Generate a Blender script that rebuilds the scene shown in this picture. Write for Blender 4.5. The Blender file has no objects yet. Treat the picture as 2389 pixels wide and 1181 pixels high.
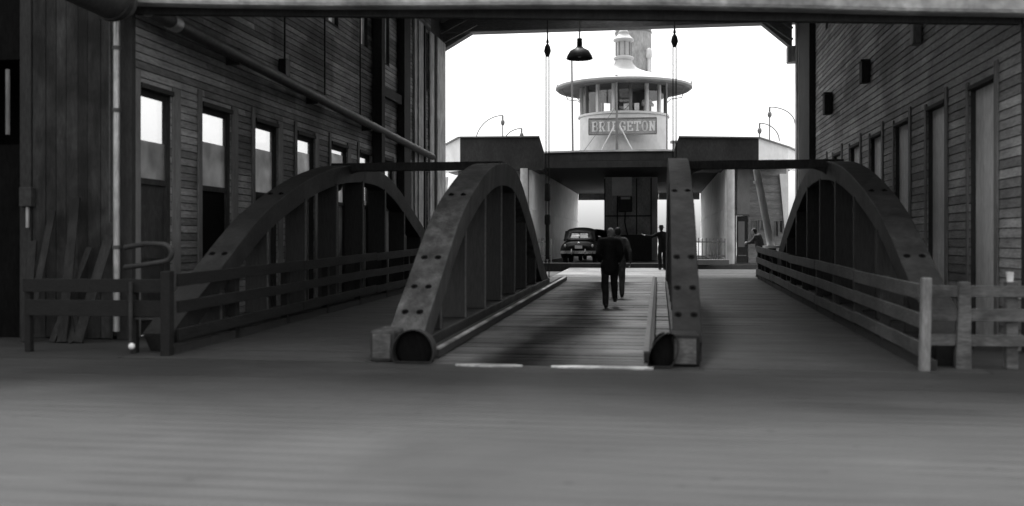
import bpy, math, random
from mathutils import Vector, Matrix, noise
random.seed(7)
R = math.radians
PI = math.pi
scn = bpy.context.scene
COL = scn.collection

# ---------------------------------------------------------------- camera
CAMZ = 1.59
F_PX = 2300.0
cd = bpy.data.cameras.new('camera')
cam = bpy.data.objects.new('camera', cd)
COL.objects.link(cam)
cam.location = (0, 0, CAMZ)
cam.rotation_euler = (R(90), 0, R(8.494))
cd.sensor_width = 36.0
cd.lens = 36.0 * F_PX / 2389.0
cd.shift_y = -26.5 / 2389.0
cd.clip_start = 0.1
cd.clip_end = 6000
cd.dof.use_dof = True
cd.dof.focus_distance = 42
cd.dof.aperture_fstop = 0.85
scn.camera = cam

# ---------------------------------------------------------------- sky, sun, exposure
SUN_EL, SUN_AZ = R(64), R(-14)        # hazy sun ahead, beyond the ferry, a little to the left (azimuth from +Y)
w = bpy.data.worlds.new('World')
scn.world = w
w.use_nodes = True
nt = w.node_tree
for n in list(nt.nodes):
    nt.nodes.remove(n)
sky = nt.nodes.new('ShaderNodeTexSky')
sky.sky_type = 'NISHITA'
sky.sun_disc = False
sky.sun_elevation = SUN_EL
sky.sun_rotation = SUN_AZ
sky.air_density = 1.0
sky.dust_density = 9.0
sky.ozone_density = 1.0
bw = nt.nodes.new('ShaderNodeRGBToBW')
bg = nt.nodes.new('ShaderNodeBackground')
bg.inputs['Strength'].default_value = 0.132
wo = nt.nodes.new('ShaderNodeOutputWorld')
nt.links.new(sky.outputs[0], bw.inputs[0])
pw = nt.nodes.new('ShaderNodeMath')      # a thin overcast evens the clear-sky gradient out
pw.operation = 'POWER'
pw.inputs[1].default_value = 0.35
nt.links.new(bw.outputs[0], pw.inputs[0])
nt.links.new(pw.outputs[0], bg.inputs[0])
nt.links.new(bg.outputs[0], wo.inputs[0])

sd = bpy.data.lights.new('sun', 'SUN')
sd.energy = 0.8
sd.angle = R(16)
sd.color = (1, 1, 1)
so = bpy.data.objects.new('sun', sd)
COL.objects.link(so)
dsun = Vector((math.sin(SUN_AZ) * math.cos(SUN_EL), math.cos(SUN_AZ) * math.cos(SUN_EL), math.sin(SUN_EL)))
so.rotation_euler = dsun.to_track_quat('Z', 'Y').to_euler()
scn.view_settings.view_transform = 'Standard'
scn.view_settings.look = 'None'
scn.view_settings.gamma = 1
scn.view_settings.exposure = 3.0
scn.render.engine = 'CYCLES'
scn.cycles.max_bounces = 8
scn.cycles.diffuse_bounces = 5
scn.cycles.use_denoising = True

# ---------------------------------------------------------------- materials
def mat(name, lo, hi, rough=0.75, stretch=(1, 1, 1), scale=3.0, island=0.0, bump=0.15, stain=0.0, stain_scale=0.6,
        metal=0.0, spec=0.3, rvar=0.12, fine=0.25, fine_scale=14.0):
    m = bpy.data.materials.new(name)
    m.use_nodes = True
    t = m.node_tree
    N, L = t.nodes, t.links
    bs = N['Principled BSDF']
    tc = N.new('ShaderNodeTexCoord')
    mp = N.new('ShaderNodeMapping')
    mp.inputs['Scale'].default_value = stretch
    L.new(tc.outputs['Object'], mp.inputs[0])
    n1 = N.new('ShaderNodeTexNoise')
    n1.inputs['Scale'].default_value = scale
    n1.inputs['Detail'].default_value = 8
    n1.inputs['Roughness'].default_value = 0.62
    L.new(mp.outputs[0], n1.inputs['Vector'])
    n3 = N.new('ShaderNodeTexNoise')
    n3.inputs['Scale'].default_value = fine_scale
    n3.inputs['Detail'].default_value = 6
    L.new(mp.outputs[0], n3.inputs['Vector'])
    r = N.new('ShaderNodeMapRange')
    r.inputs[1].default_value = 0.28
    r.inputs[2].default_value = 0.72
    r.inputs[3].default_value = lo
    r.inputs[4].default_value = hi
    L.new(n1.outputs['Fac'], r.inputs[0])
    cur = r.outputs[0]
    def mul(a, b_socket):
        x = N.new('ShaderNodeMath'); x.operation = 'MULTIPLY'
        L.new(a, x.inputs[0]); L.new(b_socket, x.inputs[1])
        return x.outputs[0]
    def rng(src, a, b, c, d):
        q = N.new('ShaderNodeMapRange')
        q.inputs[1].default_value = a; q.inputs[2].default_value = b
        q.inputs[3].default_value = c; q.inputs[4].default_value = d
        L.new(src, q.inputs[0])
        return q.outputs[0]
    cur = mul(cur, rng(n3.outputs['Fac'], 0.3, 0.7, 1 - fine, 1 + fine))
    if island:
        g = N.new('ShaderNodeNewGeometry')
        cur = mul(cur, rng(g.outputs['Random Per Island'], 0, 1, 1 - island, 1 + island))
    if stain:
        n2 = N.new('ShaderNodeTexNoise')
        n2.inputs['Scale'].default_value = stain_scale
        n2.inputs['Detail'].default_value = 5
        n2.inputs['Distortion'].default_value = 0.6
        L.new(tc.outputs['Object'], n2.inputs['Vector'])
        cur = mul(cur, rng(n2.outputs['Fac'], 0.4, 0.62, 1.0, 1 - stain))
    cb = N.new('ShaderNodeCombineColor')
    for i in range(3):
        L.new(cur, cb.inputs[i])
    L.new(cb.outputs[0], bs.inputs['Base Color'])
    L.new(rng(n1.outputs['Fac'], 0.3, 0.7, max(rough - rvar, 0.05), min(rough + rvar, 1)), bs.inputs['Roughness'])
    bs.inputs['Metallic'].default_value = metal
    bs.inputs['Specular IOR Level'].default_value = spec
    if bump:
        bp = N.new('ShaderNodeBump')
        bp.inputs['Strength'].default_value = bump
        bp.inputs['Distance'].default_value = 0.02
        L.new(n3.outputs['Fac'], bp.inputs['Height'])
        L.new(bp.outputs[0], bs.inputs['Normal'])
    return m

M = {}
M['road'] = mat('road surface', 0.026, 0.052, 0.78, (0.14, 4, 1), 1.3, bump=0.35, stain=0.42, stain_scale=0.28, fine=0.22, fine_scale=7)
M['deckwood'] = mat('worn roadway planks', 0.02, 0.055, 0.62, (0.5, 3, 3), 2.0, island=0.45, bump=0.6, stain=0.55, stain_scale=0.55, spec=0.3)
M['walkwood'] = mat('walkway planks', 0.037, 0.05, 0.72, (0.5, 3, 3), 2.0, island=0.1, bump=0.3, stain=0.25, stain_scale=0.4)
M['apron'] = mat('bleached apron planks', 0.16, 0.3, 0.45, (0.5, 3, 3), 2.0, island=0.25, bump=0.4, stain=0.4, stain_scale=0.55, spec=0.5)  # daylight on the far ramp is put into this pale plank colour
M['casing'] = mat('casing paint', 0.4, 0.55, 0.6, (1, 1, .5), 2, bump=0.1, stain=0.4)
M['roofpaint'] = mat('light grey roof paint', 0.42, 0.52, 0.7, (1, 1, 1), 2, bump=0.05, fine=0.05, stain=0.15)
M['ferrydeckwhite'] = mat('white ceiling paint', 0.6, 0.75, 0.6, (1, 1, 1), 2, bump=0.05, stain=0.2)
M['roofgravel'] = mat('pale roof gravel', 0.35, 0.45, 0.9, (1, 1, 1), 5)
M['header'] = mat('header boards', 0.17, 0.24, 0.8, (0.5, 3, 3), 2, bump=0.2, stain=0.2)
M['sidingL'] = mat('weathered clapboard', 0.2, 0.42, 0.85, (3, 0.5, 3), 1.5, island=0.45, bump=0.5, stain=0.55, stain_scale=0.5)
M['sidingR'] = mat('weathered clapboard pale', 0.26, 0.44, 0.85, (3, 0.5, 3), 1.5, island=0.35, bump=0.5, stain=0.45, stain_scale=0.5)
M['board'] = mat('upright boards', 0.26, 0.38, 0.85, (4, 4, 0.35), 1.6, island=0.2, bump=0.4, stain=0.3)
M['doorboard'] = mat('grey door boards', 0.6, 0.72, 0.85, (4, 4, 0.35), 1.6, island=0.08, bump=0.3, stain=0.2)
M['trimL'] = mat('door trim boards', 0.15, 0.26, 0.8, (4, 4, 0.4), 1.6, island=0.15, bump=0.3, stain=0.25)
M['paleboard'] = mat('pale flaking boards', 0.2, 0.65, 0.8, (3, 3, 0.5), 2.2, island=0.2, bump=0.4, stain=0.3, stain_scale=1.2)
M['battered'] = mat('battered planks', 0.006, 0.05, 0.85, (3, 3, 0.6), 1.8, island=0.5, bump=0.6, stain=0.5, stain_scale=1.5)
M['darkwood'] = mat('tarred timber', 0.02, 0.05, 0.85, (2, 2, 0.6), 2, island=0.2, bump=0.4)
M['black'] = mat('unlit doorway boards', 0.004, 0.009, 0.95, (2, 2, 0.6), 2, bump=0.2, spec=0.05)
M['truss'] = mat('painted truss timber', 0.014, 0.04, 0.68, (1, 1, 1), 2.6, bump=0.25, stain=0.3, stain_scale=1.4)
M['streaked'] = mat('streaked truss paint', 0.012, 0.12, 0.75, (3, 3, .35), 1.5, bump=0.3, spec=0.18, stain=0.3, stain_scale=1.4)
M['plaintruss'] = mat('grey truss paint', 0.01, 0.02, 0.8, (1, 1, 1), 2.6, bump=0.3, stain=0.4, stain_scale=1.6, spec=0.18)
M['boltdark'] = mat('greasy bolt iron', 0.004, 0.008, 0.9, (1, 1, 1), 6, bump=0.1, spec=0.05)
M['trussdark'] = mat('truss hanger timber', 0.02, 0.035, 0.75, (3, 3, 0.4), 2, bump=0.3)
M['steel'] = mat('dark steel', 0.02, 0.045, 0.6, (1, 1, 1), 6, bump=0.2)
M['worn'] = mat('worn bright steel', 0.6, 0.9, 0.4, (0.6, 3, 1), 1.6, bump=0.2, metal=0.75, stain=0.75, stain_scale=1.1, spec=0.6)
M['threshold'] = mat('rubbed steel strip', 0.35, 0.85, 0.5, (1.5, 3, 1), 2.2, bump=0.3, metal=0.6, stain=0.6, stain_scale=1.6, spec=0.5)
M['fence'] = mat('fence boards', 0.06, 0.11, 0.8, (3, 0.5, 3), 2, island=0.15, bump=0.4, stain=0.3, stain_scale=1.5)
M['fencedark'] = mat('dark fence boards', 0.006, 0.02, 0.8, (1.5, 0.6, 3), 2, island=0.25, bump=0.4)
M['fencepale'] = mat('pale fence post', 0.14, 0.3, 0.8, (3, 3, 0.6), 3, bump=0.3, stain=0.3, stain_scale=2)
M['fencefront'] = mat('whitewashed rails worn', 0.06, 0.2, 0.85, (0.8, 3, 3), 3, island=0.2, bump=0.4, stain=0.5, stain_scale=2)
M['portal'] = mat('portal beam boards', 0.34, 0.6, 0.85, (0.6, 2, 0.6), 1.6, bump=0.3, stain=0.45, stain_scale=0.9)
M['pipe'] = mat('grey painted pipe', 0.05, 0.09, 0.55, (1, 1, 1), 5, bump=0.1)
M['pipepale'] = mat('galvanised downpipe', 0.35, 0.6, 0.4, (4, 4, 0.5), 3, bump=0.1, metal=0.4, stain=0.3, stain_scale=2)
M['white'] = mat('white paint', 0.82, 0.92, 0.55, (1, 1, 0.4), 2, bump=0.08, fine=0.04, stain=0.12, stain_scale=1.5)
M['offwhite'] = mat('grubby white paint', 0.62, 0.78, 0.6, (1, 1, 0.4), 2, bump=0.1, fine=0.06, stain=0.3, stain_scale=0.9, island=0.08)
M['ferrygrey'] = mat('grey ferry paint', 0.2, 0.28, 0.6, (1, 1, 0.4), 2, bump=0.1, fine=0.06, stain=0.2)
M['ferrydark'] = mat('dark ferry paint', 0.03, 0.05, 0.55, (1, 1, 0.5), 2, bump=0.1, stain=0.2)
M['ferrymid'] = mat('ferry bulkhead boards', 0.2, 0.32, 0.65, (0.5, 0.5, 3), 2, island=0.2, bump=0.2, stain=0.3)
M['funnel'] = mat('funnel paint', 0.4, 0.56, 0.6, (2, 2, 0.3), 2, bump=0.1, stain=0.3, stain_scale=1.3)
M['sign'] = mat('name board paint', 0.34, 0.42, 0.6, (1, 1, 1), 3, bump=0.05)
M['carpaint'] = mat('black car paint', 0.003, 0.006, 0.6, (1, 1, 1), 3, bump=0.0, spec=0.08)
M['rubber'] = mat('tyre rubber', 0.012, 0.02, 0.85, (1, 1, 1), 8, bump=0.1)
M['chrome'] = mat('chrome', 0.3, 0.4, 0.3, (1, 1, 1), 5, bump=0.02, metal=1.0)
M['plate'] = mat('number plate', 0.4, 0.5, 0.5, (1, 1, 1), 6, bump=0.02)
M['tail'] = mat('tail lamp lens', 0.25, 0.35, 0.2, (1, 1, 1), 6, bump=0.02)
M['coat'] = mat('dark wool coat', 0.006, 0.013, 0.95, (1, 1, 1), 8, bump=0.3, spec=0.1)
M['coat2'] = mat('grey tweed jacket', 0.05, 0.12, 0.95, (1, 1, 1), 8, bump=0.3, spec=0.1)
M['trouser'] = mat('dark trousers', 0.008, 0.02, 0.95, (1, 1, 1), 8, bump=0.2, spec=0.1)
M['trouser2'] = mat('grey trousers', 0.06, 0.1, 0.95, (1, 1, 1), 8, bump=0.2, spec=0.1)
M['shirt'] = mat('white shirt', 0.6, 0.72, 0.9, (1, 1, 1), 8, bump=0.2, spec=0.1)
M['skin'] = mat('skin', 0.3, 0.36, 0.6, (1, 1, 1), 8, bump=0.05, fine=0.05)
M['hair'] = mat('hair', 0.015, 0.03, 0.7, (1, 1, 0.3), 20, bump=0.4)
M['hairgrey'] = mat('grey hair', 0.12, 0.2, 0.7, (1, 1, 0.3), 20, bump=0.4)
M['shoe'] = mat('shoe leather', 0.01, 0.02, 0.4, (1, 1, 1), 8, bump=0.05)
M['enamel'] = mat('dark enamel', 0.03, 0.05, 0.45, (1, 1, 1), 5, bump=0.05)
M['bulb'] = mat('opal glass', 0.7, 0.8, 0.3, (1, 1, 1), 5, bump=0.0)

def glass(name, tint, gloss, trans=0.0, diff=0.4):
    m = bpy.data.materials.new(name); m.use_nodes = True
    t = m.node_tree; N, L = t.nodes, t.links
    for n in list(N): N.remove(n)
    o = N.new('ShaderNodeOutputMaterial')
    tr = N.new('ShaderNodeBsdfTransparent'); tr.inputs[0].default_value = (tint, tint, tint, 1)
    gl = N.new('ShaderNodeBsdfGlossy'); gl.inputs[0].default_value = (.9, .9, .9, 1); gl.inputs['Roughness'].default_value = 0.04
    mx = N.new('ShaderNodeMixShader'); mx.inputs[0].default_value = gloss
    L.new(tr.outputs[0], mx.inputs[1]); L.new(gl.outputs[0], mx.inputs[2])
    last = mx.outputs[0]
    if trans:
        tc = N.new('ShaderNodeTexCoord')
        nz = N.new('ShaderNodeTexNoise'); nz.inputs['Scale'].default_value = 2.0; nz.inputs['Detail'].default_value = 5
        L.new(tc.outputs['Object'], nz.inputs['Vector'])
        mr = N.new('ShaderNodeMapRange'); mr.inputs[1].default_value = .3; mr.inputs[2].default_value = .7
        mr.inputs[3].default_value = diff * 0.7; mr.inputs[4].default_value = diff * 1.3
        L.new(nz.outputs['Fac'], mr.inputs[0])
        cc = N.new('ShaderNodeCombineColor')
        for i in range(3): L.new(mr.outputs[0], cc.inputs[i])
        tl = N.new('ShaderNodeBsdfTranslucent'); df = N.new('ShaderNodeBsdfDiffuse')
        L.new(cc.outputs[0], tl.inputs[0]); L.new(cc.outputs[0], df.inputs[0])
        m2 = N.new('ShaderNodeMixShader'); m2.inputs[0].default_value = .4
        L.new(tl.outputs[0], m2.inputs[1]); L.new(df.outputs[0], m2.inputs[2])
        m3 = N.new('ShaderNodeMixShader'); m3.inputs[0].default_value = trans
        L.new(last, m3.inputs[1]); L.new(m2.outputs[0], m3.inputs[2])
        last = m3.outputs[0]
    L.new(last, o.inputs[0])
    return m
M['pane'] = glass('dusty clear glass', 0.9, 0.05, 0.12, 0.6)
M['frost'] = glass('whitewashed glass', 0.5, 0.04, 0.97, 0.5)
M['frostL'] = glass('pale frosted glass', 0.5, 0.04, 0.9, 0.6)
M['carglass'] = glass('car glass', 0.6, 0.15)
M['pilotglass'] = glass('pilot house glass', 0.85, 0.08)

wm = bpy.data.materials.new('harbour water'); wm.use_nodes = True
bs = wm.node_tree.nodes['Principled BSDF']
bs.inputs['Base Color'].default_value = (.3, .3, .3, 1); bs.inputs['Roughness'].default_value = .12
nz = wm.node_tree.nodes.new('ShaderNodeTexNoise'); nz.inputs['Scale'].default_value = 1.5; nz.inputs['Detail'].default_value = 6
bp = wm.node_tree.nodes.new('ShaderNodeBump'); bp.inputs['Strength'].default_value = .15; bp.inputs['Distance'].default_value = .03
tcw = wm.node_tree.nodes.new('ShaderNodeTexCoord')
wm.node_tree.links.new(tcw.outputs['Object'], nz.inputs['Vector'])
wm.node_tree.links.new(nz.outputs['Fac'], bp.inputs['Height']); wm.node_tree.links.new(bp.outputs[0], bs.inputs['Normal'])
M['water'] = wm

def road_detail(m):
    t = m.node_tree; N, L = t.nodes, t.links
    bs = N['Principled BSDF']; src = bs.inputs['Base Color'].links[0].from_socket
    tc = N.new('ShaderNodeTexCoord')
    mp = N.new('ShaderNodeMapping'); mp.inputs['Scale'].default_value = (.05, 1, 1); L.new(tc.outputs['Object'], mp.inputs[0])
    wv = N.new('ShaderNodeTexWave'); wv.bands_direction = 'Y'; wv.inputs['Scale'].default_value = 1.25
    wv.inputs['Distortion'].default_value = 1.6; wv.inputs['Detail'].default_value = 3; wv.inputs['Detail Scale'].default_value = 1.5
    L.new(mp.outputs[0], wv.inputs['Vector'])
    msk = N.new('ShaderNodeTexNoise'); msk.inputs['Scale'].default_value = .45; msk.inputs['Detail'].default_value = 4; L.new(tc.outputs['Object'], msk.inputs['Vector'])
    r1 = N.new('ShaderNodeMapRange'); r1.inputs[1].default_value = 0; r1.inputs[2].default_value = .25; r1.inputs[3].default_value = .55; r1.inputs[4].default_value = 1; L.new(wv.outputs['Fac'], r1.inputs[0])
    r2 = N.new('ShaderNodeMapRange'); r2.inputs[1].default_value = .42; r2.inputs[2].default_value = .6; L.new(msk.outputs['Fac'], r2.inputs[0])
    mx = N.new('ShaderNodeMix'); mx.inputs[2].default_value = 1.0; L.new(r2.outputs[0], mx.inputs[0]); L.new(r1.outputs[0], mx.inputs[3])
    gr = N.new('ShaderNodeTexNoise'); gr.inputs['Scale'].default_value = 60; gr.inputs['Detail'].default_value = 3; L.new(tc.outputs['Object'], gr.inputs['Vector'])
    r3 = N.new('ShaderNodeMapRange'); r3.inputs[1].default_value = .3; r3.inputs[2].default_value = .7; r3.inputs[3].default_value = .7; r3.inputs[4].default_value = 1.3; L.new(gr.outputs['Fac'], r3.inputs[0])
    vo = N.new('ShaderNodeTexVoronoi'); vo.inputs['Scale'].default_value = 2.3; L.new(tc.outputs['Object'], vo.inputs['Vector'])
    r4 = N.new('ShaderNodeMapRange'); r4.inputs[1].default_value = .06; r4.inputs[2].default_value = .12; r4.inputs[3].default_value = .55; r4.inputs[4].default_value = 1; L.new(vo.outputs['Distance'], r4.inputs[0])
    def mul(a, b):
        x = N.new('ShaderNodeMath'); x.operation = 'MULTIPLY'; L.new(a, x.inputs[0]); L.new(b, x.inputs[1]); return x.outputs[0]
    f = mul(mul(mx.outputs[0], r3.outputs[0]), r4.outputs[0])
    v = N.new('ShaderNodeVectorMath'); v.operation = 'SCALE'; L.new(src, v.inputs[0]); L.new(f, v.inputs['Scale']); L.new(v.outputs[0], bs.inputs['Base Color'])
road_detail(M['road'])

# ---------------------------------------------------------------- helpers
def tag(o, label=None, cat=None, group=None, kind=None):
    if label: o['label'] = label
    if cat: o['category'] = cat
    if group: o['group'] = group
    if kind: o['kind'] = kind
    return o

def thing(name, label, cat, loc=(0, 0, 0), rz=0, group=None):
    o = bpy.data.objects.new(name, None)
    COL.objects.link(o)
    o.empty_display_size = 0.3
    o.location = loc
    o.rotation_euler = (0, 0, rz)
    return tag(o, label, cat, group)

def copy_tree(o, parent=None):
    c = o.copy()
    COL.objects.link(c)
    c.parent = parent
    for ch in list(o.children):
        copy_tree(ch, c)
    return c

class MB:
    def __init__(s): s.v, s.f, s.off = [], [], Vector((0, 0, 0))
    def add(s, vs, fs):
        b = len(s.v)
        s.v += [tuple(Vector(p)) for p in vs]
        s.f += [tuple(b + i for i in f) for f in fs]
        return s
    def box(s, x0, x1, y0, y1, z0, z1, top=None):
        t = top or (0, 0)
        vs = [(x0, y0, z0), (x1, y0, z0), (x1, y1, z0), (x0, y1, z0),
              (x0 + t[0], y0 + t[1], z1), (x1 - t[0], y0 + t[1], z1), (x1 - t[0], y1 - t[1], z1), (x0 + t[0], y1 - t[1], z1)]
        return s.add(vs, [(0, 3, 2, 1), (4, 5, 6, 7), (0, 1, 5, 4), (1, 2, 6, 5), (2, 3, 7, 6), (3, 0, 4, 7)])
    def beam(s, p, q, w, h, up=(0, 0, 1)):
        p, q = Vector(p), Vector(q)
        d = (q - p).normalized()
        u = Vector(up)
        x = d.cross(u)
        if x.length < 1e-4: x = d.cross(Vector((1, 0, 0)))
        x.normalize()
        z = x.cross(d)
        vs = []
        for c in (p, q):
            for a, b in ((-1, -1), (1, -1), (1, 1), (-1, 1)):
                vs.append(c + x * a * w / 2 + z * b * h / 2)
        return s.add(vs, [(0, 1, 2, 3), (7, 6, 5, 4), (0, 4, 5, 1), (1, 5, 6, 2), (2, 6, 7, 3), (3, 7, 4, 0)])
    def tube(s, pts, r, n=10, caps=True):
        pts = [Vector(p) for p in pts]
        rs = r if isinstance(r, (list, tuple)) else [r] * len(pts)
        rings = []
        prev = None
        for i, p in enumerate(pts):
            d = (pts[min(i + 1, len(pts) - 1)] - pts[max(i - 1, 0)]).normalized()
            if prev is None:
                a = Vector((0, 0, 1)) if abs(d.z) < .9 else Vector((1, 0, 0))
                x = d.cross(a).normalized()
            else:
                x = (prev - d * prev.dot(d)).normalized()
            prev = x
            y = d.cross(x)
            rings.append([p + (x * math.cos(2 * PI * k / n) + y * math.sin(2 * PI * k / n)) * rs[i] for k in range(n)])
        vs = [v for rg in rings for v in rg]
        fs = []
        for i in range(len(rings) - 1):
            for k in range(n):
                a, b = i * n + k, i * n + (k + 1) % n
                fs.append((a, b, b + n, a + n))
        if caps:
            fs.append(tuple(reversed(range(n))))
            fs.append(tuple((len(rings) - 1) * n + k for k in range(n)))
        return s.add(vs, fs)
    def lathe(s, prof, c=(0, 0, 0), n=32, a0=0, a1=2 * PI, close=False):
        c = Vector(c)
        full = abs(a1 - a0 - 2 * PI) < 1e-5
        m = n if full else n + 1
        vs, fs = [], []
        for k in range(m):
            a = a0 + (a1 - a0) * k / n
            for (r, z) in prof:
                vs.append(c + Vector((r * math.cos(a), r * math.sin(a), z)))
        P = len(prof)
        for k in range(n):
            k2 = (k + 1) % m
            for j in range(P - 1 if not close else P):
                j2 = (j + 1) % P
                fs.append((k * P + j, k2 * P + j, k2 * P + j2, k * P + j2))
        return s.add(vs, fs)
    def ball(s, c, r, n=12, m=8, rot=None):
        r = Vector(r) if not isinstance(r, (int, float)) else Vector((r, r, r))
        vs, fs = [], []
        for j in range(m + 1):
            t = PI * j / m
            for k in range(n):
                a = 2 * PI * k / n
                p = Vector((r.x * math.sin(t) * math.cos(a), r.y * math.sin(t) * math.sin(a), r.z * math.cos(t)))
                if rot: p = rot @ p
                vs.append(Vector(c) + p)
        for j in range(m):
            for k in range(n):
                fs.append((j * n + k, (j + 1) * n + k, (j + 1) * n + (k + 1) % n, j * n + (k + 1) % n))
        return s.add(vs, fs)
    def cap(s, p, q, r0, r1, n=12):
        p, q = Vector(p), Vector(q)
        s.tube([p, q], [r0, r1], n)
        s.ball(p, r0, n, 8); s.ball(q, r1, n, 8)
        return s
    def prism(s, poly, axis, a, b):
        # poly: list of 2-D points; axis: 'x','y','z' extrusion axis
        def P(u, v, w_):
            return {'x': (w_, u, v), 'y': (u, w_, v), 'z': (u, v, w_)}[axis]
        n = len(poly)
        vs = [P(u, v, a) for u, v in poly] + [P(u, v, b) for u, v in poly]
        fs = [tuple(range(n)), tuple(reversed(range(n, 2 * n)))]
        for i in range(n):
            j = (i + 1) % n
            fs.append((i, i + n, j + n, j))
        return s.add(vs, fs)
    def build(s, name, m, parent=None, smooth=False, bevel=0.0, remesh=0.0, relax=6, rough=0.0):
        me = bpy.data.meshes.new(name)
        me.from_pydata(s.v, [], s.f)
        me.validate()
        import bmesh
        b = bmesh.new(); b.from_mesh(me)
        bmesh.ops.remove_doubles(b, verts=b.verts, dist=1e-6)
        bmesh.ops.recalc_face_normals(b, faces=b.faces)
        b.to_mesh(me); b.free()
        me.materials.append(m)
        o = bpy.data.objects.new(name, me)
        COL.objects.link(o)
        if remesh:
            md = o.modifiers.new('r', 'REMESH'); md.mode = 'VOXEL'; md.voxel_size = remesh; md.use_smooth_shade = True
            sm = o.modifiers.new('s', 'SMOOTH'); sm.iterations = relax; sm.factor = .5
            dg = bpy.context.evaluated_depsgraph_get()
            me2 = bpy.data.meshes.new_from_object(o.evaluated_get(dg))
            o.modifiers.clear()
            if rough:
                for v in me2.vertices:
                    nn = noise.noise(Vector((v.co.x * 9, v.co.y * 9, v.co.z * 5)))
                    v.co += v.normal * nn * rough
            o.data = me2
            me2.name = name
            if not me2.materials: me2.materials.append(m)
            bpy.data.meshes.remove(me)
            me = me2
        if smooth or remesh:
            me.polygons.foreach_set('use_smooth', [True] * len(me.polygons))
        if smooth and not remesh:
            try:
                me.set_sharp_from_angle(angle=R(40))
            except Exception: pass
        if bevel:
            bv = o.modifiers.new('bevel', 'BEVEL'); bv.width = bevel; bv.segments = 2; bv.limit_method = 'ANGLE'
        if parent: o.parent = parent
        return o

S = 0.01763
def zb(y): return S * (y - 12.3)

# ================================================================ SETTING
g = MB()
g.box(-400, -7.35, 12.55, 39, -0.5, 0); g.box(3.98, 400, 12.55, 39, -0.5, 0)
g.box(-400, 400, -300, 12.55, -0.5, 0)
tag(g.build('road', M['road']), kind='structure')
wt = MB(); wt.box(-3000, 3000, -300, 5500, -2.6, -2.5)
tag(wt.build('water', M['water']), kind='structure')

def planking(name, x0, x1, y0, y1, pitch, m, jit=0.005, gap=0.012):
    b = MB(); y = y0
    while y < y1:
        p = pitch * random.uniform(.9, 1.1)
        e = min(y + p - gap, y1)
        j0, j1 = random.uniform(-jit, jit), random.uniform(-jit, jit)
        za, zc = zb(y), zb(e)
        b.add([(x0, y, za - .08), (x1, y, za - .08), (x1, e, zc - .08), (x0, e, zc - .08),
               (x0, y, za + j0), (x1, y, za + j1), (x1, e, zc + j1 + random.uniform(-jit, jit) * .3), (x0, e, zc + j0)],
              [(0, 3, 2, 1), (4, 5, 6, 7), (0, 1, 5, 4), (1, 2, 6, 5), (2, 3, 7, 6), (3, 0, 4, 7)])
        y += p
    o = b.build(name, m)
    return tag(o, kind='structure')
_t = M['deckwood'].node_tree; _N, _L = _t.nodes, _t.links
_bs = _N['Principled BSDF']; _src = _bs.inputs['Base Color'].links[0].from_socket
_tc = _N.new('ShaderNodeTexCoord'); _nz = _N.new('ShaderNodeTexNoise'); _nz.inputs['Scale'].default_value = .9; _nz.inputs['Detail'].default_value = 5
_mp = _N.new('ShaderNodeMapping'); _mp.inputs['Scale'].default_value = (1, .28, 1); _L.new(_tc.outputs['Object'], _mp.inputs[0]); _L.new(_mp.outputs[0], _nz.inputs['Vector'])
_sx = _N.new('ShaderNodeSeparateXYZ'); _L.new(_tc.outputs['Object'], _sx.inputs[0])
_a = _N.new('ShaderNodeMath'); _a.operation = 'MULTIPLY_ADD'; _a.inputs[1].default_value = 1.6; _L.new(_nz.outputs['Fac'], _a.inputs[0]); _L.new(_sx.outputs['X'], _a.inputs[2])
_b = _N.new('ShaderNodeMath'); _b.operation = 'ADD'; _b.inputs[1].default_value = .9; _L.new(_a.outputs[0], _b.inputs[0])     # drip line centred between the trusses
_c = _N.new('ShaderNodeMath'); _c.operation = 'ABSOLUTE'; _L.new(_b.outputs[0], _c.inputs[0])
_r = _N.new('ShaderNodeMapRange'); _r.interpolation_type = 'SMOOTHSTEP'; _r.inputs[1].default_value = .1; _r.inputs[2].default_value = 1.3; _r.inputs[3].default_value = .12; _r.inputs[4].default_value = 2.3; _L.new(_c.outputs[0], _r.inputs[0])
_m = _N.new('ShaderNodeVectorMath'); _m.operation = 'SCALE'; _L.new(_src, _m.inputs[0]); _L.new(_r.outputs[0], _m.inputs['Scale']); _L.new(_m.outputs[0], _bs.inputs['Base Color'])  # oil stain darkens the centre; wheel sheen painted as paler sides
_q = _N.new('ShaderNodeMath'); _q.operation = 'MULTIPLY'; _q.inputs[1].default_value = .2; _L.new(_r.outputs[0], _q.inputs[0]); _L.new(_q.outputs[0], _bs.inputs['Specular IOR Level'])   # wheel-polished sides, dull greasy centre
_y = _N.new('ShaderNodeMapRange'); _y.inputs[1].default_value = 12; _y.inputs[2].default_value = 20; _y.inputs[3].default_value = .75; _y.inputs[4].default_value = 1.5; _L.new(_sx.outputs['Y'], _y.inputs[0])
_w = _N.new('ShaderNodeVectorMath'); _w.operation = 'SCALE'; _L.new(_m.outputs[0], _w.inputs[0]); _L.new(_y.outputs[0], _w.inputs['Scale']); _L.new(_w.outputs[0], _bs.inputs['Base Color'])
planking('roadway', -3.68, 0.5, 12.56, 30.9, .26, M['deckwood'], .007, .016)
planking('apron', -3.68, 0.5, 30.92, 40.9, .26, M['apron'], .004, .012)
planking('walkway', -7.3, -3.69, 12.56, 37.5, .2, M['walkwood'], .003, .006)
planking('walkway', 0.51, 3.95, 12.56, 40.0, .2, M['walkwood'], .003, .006)
fl = MB(); fl.box(-7.3, 3.95, 12.6, 12.9, -1.6, -.35); fl.box(-7.3, 3.95, 39.5, 39.9, -1.2, .3)
for x in (-6.8, -4.6, -3.2, -1.6, 0.1, 2.0, 3.6):
    fl.beam((x, 12.6, -.32), (x, 40.2, .15), .3, .4)
tag(fl.build('bridge_substructure', M['darkwood']), kind='structure')

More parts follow.
